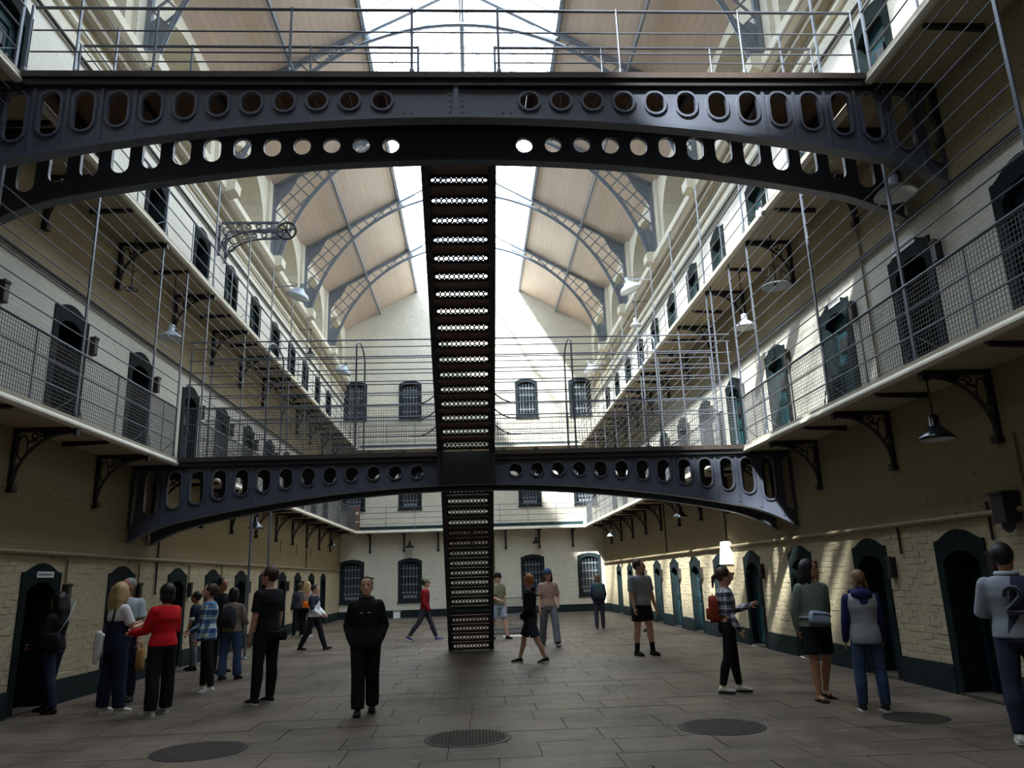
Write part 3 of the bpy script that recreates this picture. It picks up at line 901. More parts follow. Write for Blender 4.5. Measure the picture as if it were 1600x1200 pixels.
def bridge(Y, z, lab):
    b = thing('footbridge', (BX, Y, z), lab, 'footbridge')
    D = 1.02
    for gi, y in enumerate((Y, Y + D)):
        M = Matrix.Translation((BX, y, z)) @ (Matrix.Identity(4) if gi == 0 else Matrix.Diagonal((1, -1, 1, 1)))
        g = obj('girder', WEB, b, M)
        obj('arch_flange', FLANGE, g, M); obj('top_flange', TOPF, g, M)
        for sg in (-1, 1):
            for k, u in enumerate(HX): obj('hole_rim', RIMS[k], g, M @ Matrix.Translation((sg * u, 0, 0)))
        y0 = -.03
        st = MB().box(-.03, .03, -.05, 0, -.56, -.145).box(-.11, .11, -.012, 0, -.56, -.145).mesh('stiffener', 'iron')
        obj('stiffener', st, g, M)
        for sg in (-1, 1):
            for q in (-.25, -.33, -.41, -.49): obj('bolt', _bolt, g, M @ Matrix.Translation((sg * .075, -.014, q)))
            for q in (-.03, .06): obj('bolt', _bolt, g, M @ Matrix.Translation((sg * .62 + q, -.004, -.50)))
        # vertical ribs between the long holes
        for sg in (-1, 1):
            for k in range(8, 14):
                u = HX[k] - .2
                rb = MB().box(-.02, .02, -.02, 0, arch_z(u) + .02, -.16).mesh('rib', 'iron')
                obj('rib', rb, g, M @ Matrix.Translation((sg * u, 0, 0)))
    # deck planks across the bridge
    n = 46; xa, xb = GL + .02, GR - .02; w = (xb - xa) / n
    for k in range(n):
        obj('deck_plank', _plank, b, Matrix.Translation((xa + k * w, Y - .09, z - .005)) @ Matrix.Diagonal((w - .006, D + .18, 1, 1)))
    for k in range(11):
        x = BX - 5.0 + k * 1.0
        flat('cross_beam', (x, Y + .03, z - .1), (x, Y + D - .03, z - .1), .05, .09, 'iron_dark', b)
    MB().box(xa, xb, Y - .11, Y - .085, z - .06, z + .02).build('deck_edge', 'rust', b)
    MB().box(xa, xb, Y + D + .085, Y + D + .11, z - .06, z + .02).build('deck_edge', 'rust', b)
    return b, D
b1, DB = bridge(YB1, Z2, 'upper iron footbridge with round-holed arch girders, nearest the viewer')
b2, _ = bridge(YB2, Z1, 'lower iron footbridge with round-holed arch girders between the first galleries')
# railings of the bridges
def bridge_rail(Y, z, nm, posts, hs, top, nets, gap, thick=.02, r=None):
    r = r or thing('bridge_railing', (BX, Y, z), 'barred railing on the %s' % nm, 'railing', 'footbridge railings')
    xs = (GL + .06, GR - .06)
    segs = [xs] if not gap else [(xs[0], BX - .56), (BX + .56, xs[1])]
    for x in posts:
        if gap and abs(x - BX) < .5: continue
        rod('post', (x, Y, z), (x, Y, z + top), .017, 'iron_rail', r)
        rod('post_foot', (x, Y, z), (x, Y, z + .1), .028, 'iron_rail', r)
    for a, b_ in segs:
        for h in hs: rod('rail', (a, Y, z + h), (b_, Y, z + h), thick if abs(h - .95) < .05 or h == hs[-1] else .0105, 'iron_rail', r)
        if nets:
            n = max(1, round((b_ - a) / 1.0))
            for k in range(n): net(r, (a + (b_ - a) * k / n, Y), (a + (b_ - a) * (k + 1) / n, Y), z + .015, _net_small, 1.0)
    return r
PB1 = [-5.4, -3.86, -2.2, -.68, .42, 1.97, 3.58, 5.1]
bridge_rail(YB1 - .05, Z2, 'near edge of the upper footbridge', PB1, (.33, .64, .97), 1.0, False, False)
bridge_rail(YB1 + DB + .05, Z2, 'far edge of the upper footbridge', [x + .0 for x in PB1], (.3, .55, .8, 1.05, 1.3), 1.32, False, True)
HB2 = (.33, .64, .95, 1.18, 1.41, 1.64, 1.87, 2.1, 2.24)
PB2 = [-5.3, -3.86, -2.2, 1.95, 3.6, 5.05]
ra = bridge_rail(YB2 - .05, Z1, 'lower footbridge, both edges joined by hoops overhead', PB2, HB2, 2.1, True, True, .014)
rb_ = bridge_rail(YB2 + DB + .05, Z1, '', PB2, HB2, 2.1, True, True, .014, ra)
for x in PB2[1:5]:     # hoops joining the two railings overhead
    pts = [(x, YB2 - .05 + (DB + .1) * (1 - cos(pi * k / 10)) / 2, Z1 + 2.1 + .22 * sin(pi * k / 10)) for k in range(11)]
    MB().tube(pts, .016, 6).build('hoop', 'iron_pale', ra, True)
for sg in (-1, 1):     # rails bending up at the stair opening
    for h in (.33, .64, .95):
        x = BX + sg * .56
        MB().tube([(x + sg * .5, YB2 - .05, Z1 + h), (x + sg * .3, YB2 - .05, Z1 + h), (x + sg * .15, YB2 - .09, Z1 + h + .05), (x + sg * .02, YB2 - .12, Z1 + h + .14), (x, YB2 - .16, Z1 + h + .16)], .013, 6).build('bent_rail', 'iron_rail', ra, True)

# ================================================================== STAIRS
def riser_mesh(w):
    H = .185
    n = 11; p = (w - .06) / n; holes = []
    for k in range(n):
        x = -w / 2 + .03 + (k + .5) * p
        holes.append([(x + .0275 * cos(2 * pi * j / 10), H / 2 + .0275 * sin(2 * pi * j / 10)) for j in range(10)])
        if k:
            xm = x - p / 2
            for zz, sg in ((H / 2 + .036, 1), (H / 2 - .036, -1)):
                holes.append([(xm - .014, zz + sg * .008), (xm, zz - sg * .010), (xm + .014, zz + sg * .008)])
    return MB().plate([(-w / 2, 0), (w / 2, 0), (w / 2, H), (-w / 2, H)], holes, lambda a, b: (a, 0, b), (0, .012, 0)).mesh('riser', 'stair_iron')
SW = 1.0
_ris = riser_mesh(SW - .1)
def tread_mesh(go):
    mb = MB().box(-(SW - .1) / 2, (SW - .1) / 2, -.012, go + .02, -.02, 0)
    for k in range(10):
        x = -.4 + k * .089
        mb.box(x - .012, x + .012, 0, go, -.032, -.02)
    return mb.mesh('tread', 'timber_deck' if False else 'stair_tread')
mk('stair_tread', srgb(122, 96, 84), .7, 0, .2, 8, .2, 40)
def stair(lab, Y0, z0, Y1, z1, n, solid=0):
    """flight going down from (Y0,z0) to (Y1,z1)"""
    rise, go = (z0 - z1) / n, (Y1 - Y0) / (n - 1 if False else n)
    st = thing('staircase', (BX, Y1, z1), lab, 'staircase', 'flights of the central stair')
    tm = tread_mesh(go)
    for k in range(n):
        y, z = Y0 + go * (k + .0), z0 - rise * k
        if k >= 0:
            obj('riser', _ris, st, Matrix.Translation((BX, y + go * .0, z - rise + .005)) @ Matrix.Diagonal((1, 1, (rise - .02) / .185, 1)))
        if k < n - 1: obj('tread', tm, st, Matrix.Translation((BX, y, z - rise)))
    for sg in (-1, 1):
        x = BX + sg * (SW / 2)
        a, b = Vector((x, Y0 - .05, z0 - .02)), Vector((x, Y1 - go * .3, z1 + .10))
        d = (b - a).normalized(); 
        mb = MB().plate([(Y0 - .02, z0 + .02), (Y0 - .02, z0 - .30), (Y1 - .02, z1), (Y1 + .12, z1), (Y1 + .12, z1 + .14), (Y0 + .18, z0 + .02)], [], lambda p, q: (x - .03, p, q), (.06, 0, 0))
        mb.build('stringer', 'stair_iron', st)
        MB().bar((x - sg * .02, Y0, z0 - .29), (x - sg * .02, Y1 - .02, z1 + .01), .11, .03, (0, 0, 1)).build('stringer_flange', 'stair_iron', st)
        # handrail with balusters
        rod('handrail', (x, Y0, z0 + .92), (x, Y1, z1 + 1.0), .018, 'iron_rail', st, 8)
        for k in range(0, n, 4): rod('baluster', (x, Y0 + go * (k + .5), z0 - rise * (k + .5)), (x, Y0 + go * (k + .5), z0 - rise * (k + .5) + .94), .01, 'iron_rail', st)
        rod('newel', (x, Y1 + .02, z1), (x, Y1 + .02, z1 + 1.02), .022, 'iron_rail', st)
    return st
s1 = stair('upper flight of the perforated iron stair joining the two footbridges', YB1 + DB + .12, Z2, YB2 - .14, Z1, 19)
MB().box(BX - .5, BX + .5, YB2 - .17, YB2 - .13, Z1 - .60, Z1 - .02).build('foot_panel', 'stair_iron', s1)
for sg in (-1, 1): MB().box(BX + sg * .5 - .04, BX + sg * .5 + .04, YB2 - .2, YB2 - .07, Z1 - .62, Z1 + .1).build('foot_post', 'stair_iron', s1)
s2 = stair('lower flight of the perforated iron stair from the lower footbridge to the floor', YB2 + DB + .12, Z1, 18.85, 0, 19)
# ================================================================== LAMPS
def pendant(name, x, y, z, drop, lab, m='enamel_dark', R=.21):
    """lamp with its rim at height z, hung by a rod of length drop"""
    t = thing(name, (x, y, z), lab, 'lamp', 'pendant lamps')
    MB().lathe([(.035, .30), (.06, .28), (.062, .17), (.085, .15), (R * .62, .10), (R * .9, .04), (R, 0), (R - .008, 0), (R * .88, .035), (R * .6, .09), (.07, .135), (0.01, .14)], 20, (x, y, z)).build('shade', [m], t, True)
    MB().lathe([(.001, .135), (.07, .13), (R * .6, .088), (R * .86, .034), (R - .012, .002)], 20, (x, y, z - .003)).build('reflector', 'enamel_white', t, True)
    MB().ball((x, y, z + .06), .04, .04, .055, 10, 6).build('bulb', 'enamel_white', t, True)
    rod('suspension_rod', (x, y, z + .29), (x, y, z + .29 + drop), .011, 'iron_dark', t)
    MB().lathe([(.001, .03), (.05, .03), (.055, 0), (.001, 0)], 10, (x, y, z + .27 + drop)).build('ceiling_rose', 'iron_dark', t)
    if drop > .55 and z > 9: rod('bracket_arm', (x, y, z + .29 + drop), ((WL if x < 0 else WR), y, z + .29 + drop), .014, 'iron_dark', t)
    return t
pendant('pendant_lamp', 5.5, 8.62, 3.03, .46, 'dark enamel pendant lamp under the right first gallery, nearest the viewer')
pendant('pendant_lamp', 5.6, 20.6, 3.05, .44, 'small dark pendant lamp under the right first gallery beyond the lower bridge')
pendant('pendant_lamp', -5.6, 20.0, 3.02, .47, 'dark pendant lamp under the left first gallery beyond the lower bridge')
pendant('pendant_lamp', -5.75, 31.5, 3.05, .44, 'dark pendant lamp in the far left corner under the gallery')
pendant('pendant_lamp', -3.0, YB - .45, 3.08, .41, 'dark pendant lamp over the second ground window of the back wall')
pendant('pendant_lamp', 2.85, YB - .45, 3.10, .39, 'dark pendant lamp over the third ground window of the back wall')
pendant('pendant_lamp', 5.55, 31.0, 3.10, .39, 'pale green pendant lamp in the far right corner under the gallery', 'enamel_grey')
pendant('pendant_lamp', -5.8, 14.25, 6.28, 1.05, 'grey shade pendant lamp under the left upper gallery', 'enamel_grey', .25)
pendant('pendant_lamp', 5.6, 14.45, 6.40, .95, 'pale shade pendant lamp under the right upper gallery', 'enamel_grey', .24)
pendant('pendant_lamp', 5.6, 8.75, 6.30, 1.05, 'wide grey lamp shade behind the right end of the upper bridge', 'enamel_grey', .27)
pendant('pendant_lamp', -5.8, 26.5, 9.6, .7, 'small dark pendant lamp before the left upper cornice', 'enamel_dark', .2)
pendant('pendant_lamp', 5.6, 24.2, 9.75, .6, 'small pale pendant lamp before the right upper cornice', 'enamel_grey', .2)
# gas-lamp style fittings with scrolled arms
def gas_lamp(x, y, z, lab, shade):
    t = thing('gas_lamp', (x, y, z), lab, 'lamp')
    rod('drop_rod', (x, y, z + .02), (x, y, Z2 - .1), .013, 'iron_dark', t)
    for k, a in enumerate((.4, .4 + pi)):
        pts = [(x + cos(a) * .30 * q, y + sin(a) * .30 * q, z + .34 + .07 * sin(q * 5)) for q in [j / 10 for j in range(11)]]
        MB().tube(pts, .009, 5).build('arm', 'iron_dark', t, True)
        pts = [(x + cos(a) * (.3 - .08 + .08 * cos(q)), y + sin(a) * (.3 - .08 + .08 * cos(q)), z + .25 + .09 * sin(q)) for q in [j * .5 for j in range(11)]]
        MB().tube(pts, .007, 5).build('scroll', 'iron_dark', t, True)
    MB().tube([(x + .11 * cos(q), y + .11 * sin(q), z + .04) for q in [2 * pi * j / 14 for j in range(14)]], .012, 5, True).build('burner_ring', 'iron_dark', t, True)
    MB().ball((x, y, z + .05), .05, .05, .06, 8, 6).build('burner', 'iron_dark', t, True)
    if shade:
        MB().lathe([(.05, .06), (.10, .05), (.26, 0), (.265, -.015), (.25, -.01), (.1, .03), (.03, .04)], 22, (x, y, z)).build('disc_shade', 'lead_grey', t, True)
        for q in (0, pi / 2, pi, 3 * pi / 2):
            MB().tube([(x, y, z + .2), (x + .12 * cos(q), y + .12 * sin(q), z + .05)], .006, 4).build('strut', 'iron_dark', t)
    return t
gas_lamp(-5.8, 12.45, 6.56, 'bare scrolled gas lamp ring hanging under the left upper gallery', False)
gas_lamp(5.6, 12.72, 6.62, 'scrolled gas lamp with flat disc shade under the right upper gallery', True)
# floodlights on the upper gallery rail
def flood(x, y, z, sx, lab):
    t = thing('floodlight', (x, y, z), lab, 'floodlight', 'grey floodlights on the upper railings')
    M = Matrix.Rotation(radians(20) * sx, 4, 'Y')
    MB().lathe([(.05, .26), (.10, .24), (.16, .16), (.27, .10), (.33, 0), (.34, -.03), (.33, -.03), (.26, .07), (.1, .14), (.02, .15)], 22, (x, y, z), M).build('shade', 'enamel_grey', t, True)
    MB().lathe([(.02, .0), (.30, -.01)], 22, (x, y, z), M).build('lens', 'enamel_white', t, True)
    MB().lathe([(.001, .40), (.05, .40), (.06, .26), (.001, .26)], 10, (x, y, z), M).build('housing', 'lead_grey', t)
    rod('bracket_arm', (x - sx * .02, y, z + .33), (x - sx * .62, y, z + .30), .018, 'lead_grey', t)
    rod('cable', (x, y, z + .36), (x - sx * .3, y, z + .46), .008, 'iron_dark', t)
    return t
flood(-4.9, 20.5, 9.55, 1, 'large grey floodlight on the left upper railing, nearer one')
flood(4.75, 20.8, 9.75, -1, 'large grey floodlight on the right upper railing, nearer one')
flood(-4.9, 28.0, 9.38, 1, 'large grey floodlight on the left upper railing, farther one')
flood(4.75, 28.7, 9.45, -1, 'large grey floodlight on the right upper railing, farther one')
# lantern and small camera on the right
t = thing('wall_lantern', (5.95, 8.3, 2.05), 'dark bulkhead lantern high on the right wall by the near doorway', 'lamp')
MB().box(5.86, 6.05, 8.2, 8.4, 2.02, 2.34).box(5.84, 6.06, 8.18, 8.42, 2.34, 2.37).build('housing', 'iron_dark', t)
MB().lathe([(.07, 0), (.065, -.06), (.03, -.10), (.001, -.11)], 12, (5.95, 8.3, 2.02)).build('glass', 'window_glass', t, True)
t = thing('security_camera', (5.12, 11.9, 7.66), 'small white security camera on the right upper gallery edge', 'camera')
MB().box(-.05, .05, -.12, .1, -.05, .05).build('body', 'plastic_white', t).matrix_basis = Matrix.Rotation(.5, 4, 'X'); bpy.data.objects[-1] if False else None
t.children[0].parent = t; t.children[0].matrix_parent_inverse = Matrix.Identity(4)
o = MB().lathe([(.001, 0), (.035, 0), (.04, .04), (.001, .04)], 12, (0, 0, 0), Matrix.Rotation(pi / 2, 4, 'X')).build('lens', 'iron_dark', None); o.parent = t; o.location = (0, -.11, -.06)
o = MB().box(-.015, .015, -.02, .02, .04, .1).build('mount', 'plastic_white', None); o.parent = t

# ================================================================== WALL FITTINGS
t = thing('light_box', (6.0, 18.15, 1.62), 'white box fixed high on the right wall between two green doors', 'wall box')
MB().plate([(0, 1.75), (.26, 1.75), (.20, 2.28), (0, 2.28)], [], lambda a, b: (WR - .005 - a, 18.02, b), (0, .26, 0)).build('case', 'plastic_white', t)
MB().plate([(0, 1.75), (.2, 1.75), (.10, 1.56), (0, 1.56)], [], lambda a, b: (WR - .005 - a, 18.06, b), (0, .18, 0)).build('spout', 'pipe_paint', t)
def vpipe(x, s, y, z0, z1, lab, m='iron_dark', r=.018, kink=None):
    p = [(x + s * .03, y, z1), (x + s * .03, y, z0)]
    if kink: p = [(x + s * .03, y - kink, z1), (x + s * .03, y - .03, z1), (x + s * .03, y, z1 - .04), (x + s * .03, y, z0)]
    return tag(MB().tube(p, r, 6).build('conduit', m), lab, 'pipe', 'thin conduits on the walls')
for y, z0, z1, lb in ((12.2, 1.70, 2.1, 'bent conduit dropping to the box by the nearest left doorway'), (14.75, 1.70, 2.1, 'bent conduit dropping to the box by the second left doorway'), (17.3, 1.7, 2.1, 'bent conduit dropping to the box by the third left doorway'), (19.5, 1.7, 2.1, 'bent conduit dropping to the box by the fourth left doorway'), (21.75, 1.7, 2.1, 'bent conduit dropping to the box by the fifth left doorway')):
    vpipe(WL, 1, y, z0, z1, lb, 'pipe_paint', .016, .45)
vpipe(WL, 1, 15.55, 1.5, 3.4, 'straight dark cable on the left wall behind the lower bridge')
vpipe(WL, 1, 29.0, 2.2, 3.75, 'straight dark pipe on the left wall near the back')
vpipe(WR, -1, 18.3, 2.2, 3.7, 'straight dark cable above the white box on the right wall')
vpipe(WR, -1, 24.2, 2.2, 3.75, 'straight dark cable on the right wall further back')
vpipe(WR, -1, 8.1, 2.2, 3.0, 'dark pipe on the right wall below the nearest bracket', 'pipe_paint', .02)
vpipe(WR, -1, 10.75, 1.75, 2.15, 'short dark hook rod hanging by the second right doorway')
vpipe(WR, -1, 8.75, 1.85, 2.3, 'short dark hook rod hanging by the nearest right doorway')
vpipe(WR, -1, 10.6, 4.0, 6.9, 'tan pipe rising on the right wall of the first gallery', 'pipe_paint', .02, .5)
for x in (-.95, .9): tag(MB().tube([(x, YB - .03, .35), (x, YB - .03, 3.7)], .03, 6).build('conduit', 'pipe_paint'), 'brownish downpipe on the back wall %s of the stair' % ('left' if x < 0 else 'right'), 'pipe')
# slender columns under the left gallery
for y, nm in ((18.55, 'nearer'), (20.2, 'farther')):
    t = thing('support_column', (GL + .12, y, 0), 'slender blue grey iron column under the left gallery, %s one' % nm, 'column')
    rod('shaft', (GL + .12, y, 0), (GL + .12, y, Z1 - .1), .028, 'iron_rail', t, 8)
    MB().lathe([(.07, 0), (.07, .02), (.035, .05)], 12, (GL + .12, y, 0)).build('foot', 'iron_rail', t)
# plates with writing over doors
def sign(X, s, y, z, w, h, lab, tilt=0):
    t = thing('door_sign', (X, y, z), lab, 'sign')
    a, b = sorted((X + s * .03, X + s * .024))
    MB().box(a, b, y - w / 2, y + w / 2, z - h / 2, z + h / 2).build('plate', 'sign_white', t)
    rg = random.Random(int(y * 100)); yy = y - w * .42
    L = MB()
    while yy < y + w * .40:
        ww = rg.uniform(.012, .03)
        x0, x1 = sorted((X + s * .0302, X + s * .032))
        L.box(x0, x1, yy, yy + ww, z - h * .16, z + h * .16)
        yy += ww + rg.uniform(.006, .016)
    L.build('lettering', 'ink', t)
    return t
sign(WL, 1, 11.62, 1.86, .44, .085, 'white lettered plate over the nearest left doorway')
sign(WR, -1, 9.5, Z1 + 2.02, .56, .12, 'white lettered plate over the nearest right gallery doorway')
sign(WR, -1, 11.62, Z1 + 1.98, .40, .12, 'white lettered plate over the second right gallery doorway')
# ornamental hoist bracket on the left upper wall
t = thing('hoist_bracket', (WL, 17.9, 9.9), 'ornate cast-iron hoist bracket with spoked wheel on the left upper wall', 'hoist')
for y in (17.65, 18.15):
    mb = MB().box(WL + .02, WL + .08, y - .02, y + .02, 9.55, 10.45).bar((WL + .02, y, 10.42), (-4.75, y, 10.42), .04, .06)
    cv = [(WL + .05 + 1.0 * (1 - cos(a)), y, 9.6 + .62 * sin(a)) for a in [pi / 2 * k / 10 for k in range(11)]]
    mb.tube(cv, .03, 4).bar((-5.2, y, 10.22), (-4.75, y, 10.24), .04, .05)
    for xx, zz, r in ((-6.0, 10.2, .12), (-5.72, 10.28, .08), (-5.5, 10.31, .06), (-6.05, 9.95, .07), (-5.25, 10.32, .06), (-5.0, 10.33, .06)):
        mb.tube([(xx + r * cos(2 * pi * k / 12), y, zz + r * sin(2 * pi * k / 12)) for k in range(12)], .018, 4, True)
    mb.build('arm', 'iron', t)
wy = 17.9; wx, wz = -4.62, 10.32
mb = MB().tube([(wx + .23 * cos(2 * pi * k / 24), wy, wz + .23 * sin(2 * pi * k / 24)) for k in range(24)], .03, 6, True)
mb.lathe([(.03, -.06), (.05, -.05), (.05, .05), (.03, .06)], 10, (wx, wy, wz), Matrix.Rotation(pi / 2, 4, 'X'))
for k in range(5):
    a = 2 * pi * k / 5 + .3
    mb.bar((wx, wy, wz), (wx + .22 * cos(a), wy, wz + .22 * sin(a)), .03, .025, (0, 1, 0))
mb.build('pulley_wheel', 'iron_dark', t)
MB().tube([(wx, 17.6, wz), (wx, 18.2, wz)], .02, 6).build('axle', 'iron_dark', t)

# ================================================================== FLOOR FITTINGS
def grate(x, y, R, lab):
    t = thing('drain_cover', (x, y, 0), lab, 'drain cover', 'round iron covers set in the floor')
    MB().lathe([(R, -.02), (R, .004), (R - .055, .006), (R - .055, -.01)], 36, (x, y, 0)).build('rim', 'iron_dark', t)
    MB().lathe([(.001, .002), (R - .055, .002)], 36, (x, y, 0)).build('plate', 'grate', t)
    mb = MB(); p = .035; n = int(R / p)
    for k in range(-n, n + 1):
        h = (R - .06) ** 2 - (k * p) ** 2
        if h > 0:
            h = sqrt(h); mb.box(x + k * p - .006, x + k * p + .006, y - h, y + h, .002, .007); mb.box(x - h, x + h, y + k * p - .006, y + k * p + .006, .002, .007)
    mb.build('tread_pattern', 'grate', t)
for (x, y, R), lab in zip(GRATES, ('round iron cover in the floor at front left', 'round iron cover in the floor at front centre below the stair', 'round iron cover in the floor front right of centre', 'smaller round iron cover by the child at the right')): grate(x, y, R, lab)
GL_LAB = None
# mesh guard around a stairwell behind the stair
t = thing('mesh_barrier', (1.2, 24.2, 0), 'low wire mesh barrier with a chain behind the stair foot', 'barrier')
cs = [(.45, 23.2), (1.75, 23.6), (1.95, 25.6), (.45, 25.4)]
for i, (a, b) in enumerate(zip(cs[1:] + cs[:1], cs[2:] + cs[:2])):
    d = sqrt((a[0] - b[0]) ** 2 + (a[1] - b[1]) ** 2)
    if i < 3: net(t, a, b, .03, _net_small, 1.0)
    if i < 3:
        for h in (.03, .97): rod('rail', (*a, h), (*b, h), .014, 'iron_rail', t)
for x, y in cs: rod('post', (x, y, 0), (x, y, 1.0), .02, 'iron_rail', t)
MB().tube([(.45 + 1.3 * q, 23.2 + .4 * q, .75 - .5 * q * (1 - q) * 1.6) for q in [k / 10 for k in range(11)]], .012, 5).build('chain', 'iron_pale', t, True)
MB().plate([(.5, 23.4), (1.8, 23.7), (1.9, 25.5), (.5, 25.3)], [], lambda a, b: (a, b, .004), (0, 0, .02)).build('hatch', 'iron_dark', t)
MB().box(1.62, 2.05, 23.45, 23.75, .98, 1.02).build('shelf', 'paper', t)
t = MB().plate([(.75, 22.3), (1.35, 22.4), (1.33, 22.75), (.73, 22.65)], [], lambda a, b: (a, b, .002), (0, 0, .006)).build('paper_sheet', 'paper'); tag(t, 'white sheet lying on the floor behind the stair foot', 'paper')
t = thing('floor_box', (-3.55, YB - .2, 0), 'small white box at the foot of the back wall', 'box')
MB().box(-3.75, -3.45, YB - .3, YB - .05, 0, .28).build('carton', 'paper', t); MB().box(-3.77, -3.43, YB - .32, YB - .03, .28, .31).build('lid', 'enamel_grey', t)

mk('notice_brown', srgb(112, 74, 58), .7, 0, .2, 8)
# ================================================================== SMALL WALL DETAILS
for y in (25.25, 27.5, 29.8):
    MB().box(WL, WL + .006, y - .035, y + .035, 2.62, 3.02).build('ventilation_slot', 'dark_cell', wall_left)
t = thing('notice_board', (-5.6, YG + .55, Z1), 'reddish brown notice board at the left end of the first back gallery', 'board')
MB().box(-5.9, -5.32, YG + .53, YG + .57, Z1, Z1 + 1.15).build('panel', 'notice_brown', t)
MB().box(-5.5, -5.38, YG + .522, YG + .53, Z1 + .78, Z1 + .9).build('card', 'paper', t)
MB().box(-5.52, -5.36, YG + .522, YG + .53, Z1 + .42, Z1 + .47).build('card', 'paper', t)
# ================================================================== PEOPLE
PEND = []          # meshes waiting for the voxel union: (object, temp mesh, voxel, smooth)
def cloth(name, c, rough=.85):
    if name in MATS: return name
    mk(name, c, rough, 0, .14, 9, .35, 34, 'object', .25)
    return name
def plaid(name, a, b, c, sc=9.):
    m, nt, p = nodes_of(name)
    v = coord(nt, 'object'); sx = nt.nodes.new('ShaderNodeSeparateXYZ'); nt.links.new(v, sx.inputs[0])
    def band(o, freq, ph, th):
        k = nt.nodes.new('ShaderNodeMath'); k.operation = 'MULTIPLY_ADD'; k.inputs[1].default_value = freq; k.inputs[2].default_value = ph; nt.links.new(o, k.inputs[0])
        s = nt.nodes.new('ShaderNodeMath'); s.operation = 'SINE'; nt.links.new(k.outputs[0], s.inputs[0])
        return ramp(nt, s.outputs[0], th - .15, th + .15)
    ad = nt.nodes.new('ShaderNodeMath'); ad.operation = 'ADD'; nt.links.new(sx.outputs[0], ad.inputs[0]); nt.links.new(sx.outputs[1], ad.inputs[1])
    f1, f2 = band(ad.outputs[0], 2 * pi * sc, 0, .1), band(sx.outputs[2], 2 * pi * sc, 1, .1)
    col = mix(nt, f1, a, b); col = mix(nt, f2, col, mix(nt, f1, b, c)); 
    nt.links.new(mix(nt, band(sx.outputs[2], 2 * pi * sc, 2.2, .93), col, c), p.inputs['Base Color'])
    p.inputs['Roughness'].default_value = .85
    return name
def split_cloth(name, top, low, kz, kx, c, yk=0.):
    """two-tone print: 'top' where z + kx*|x| + yk*x > c*... in the wearer's own coordinates"""
    m, nt, p = nodes_of(name)
    v = coord(nt, 'object'); sx = nt.nodes.new('ShaderNodeSeparateXYZ'); nt.links.new(v, sx.inputs[0])
    ab = nt.nodes.new('ShaderNodeMath'); ab.operation = 'ABSOLUTE'; nt.links.new(sx.outputs[0], ab.inputs[0])
    m1 = nt.nodes.new('ShaderNodeMath'); m1.operation = 'MULTIPLY_ADD'; m1.inputs[1].default_value = kx; nt.links.new(ab.outputs[0], m1.inputs[0]); nt.links.new(sx.outputs[2], m1.inputs[2])
    nt.links.new(mix(nt, ramp(nt, m1.outputs[0], c - .004, c + .004), low, top), p.inputs['Base Color'])
    p.inputs['Roughness'].default_value = .85
    return name
for n, c in (('skin_fair', srgb(206, 160, 138)), ('skin_mid', srgb(176, 126, 100)), ('skin_dark', srgb(96, 66, 52))):
    mk(n, c, .55, 0, .08, 8, .1, 60, 'object', .35)
for n, c in (('hair_black', srgb(22, 18, 18)), ('hair_brown', srgb(58, 40, 30)), ('hair_blond', srgb(176, 146, 104)), ('hair_ginger', srgb(170, 112, 62)), ('hair_grey', srgb(140, 136, 132)), ('hair_light', srgb(120, 92, 66))):
    mk(n, c, .5, 0, .25, 30, .5, 80, 'object', .4)
mk('eye_dark', srgb(30, 22, 20), .2, 0, .1, 10); mk('lip', srgb(150, 88, 80), .5, 0, .1, 10)

def ring_pts(c, ax, ay, n=16):
    return [c + ax * cos(2 * pi * k / n) + ay * sin(2 * pi * k / n) for k in range(n)]
def loft(mb, rings, n=16):
    vs = []; fs = []
    for c, ax, ay in rings: vs += ring_pts(Vector(c), Vector(ax), Vector(ay), n)
    N = len(rings)
    for i in range(N - 1):
        for k in range(n):
            l = (k + 1) % n; fs.append((i * n + k, i * n + l, (i + 1) * n + l, (i + 1) * n + k))
    vs += [Vector(rings[0][0]), Vector(rings[-1][0])]
    a, b = len(vs) - 2, len(vs) - 1
    for k in range(n):
        l = (k + 1) % n; fs.append((a, l, k)); fs.append((b, (N - 1) * n + k, (N - 1) * n + l))
    mb.add(vs, fs)
def limb(mb, pts, rad, n=12, round_ends=True):
    pts = [Vector(p) for p in pts]; rad = list(rad)
    if round_ends:
        d0 = (pts[0] - pts[1]).normalized(); d1 = (pts[-1] - pts[-2]).normalized()
        pts = [pts[0] + d0 * rad[0] * .85, pts[0] + d0 * rad[0] * .5] + pts + [pts[-1] + d1 * rad[-1] * .5, pts[-1] + d1 * rad[-1] * .85]
        rad = [rad[0] * .45, rad[0] * .83] + rad + [rad[-1] * .83, rad[-1] * .45]
    mb.tube(pts, rad, n)
def union(o, mb, voxel, it=3, extra=None):
    """queue: o gets the smooth voxel union of the shapes in mb"""
    PEND.append((o, mb, voxel, it, extra))
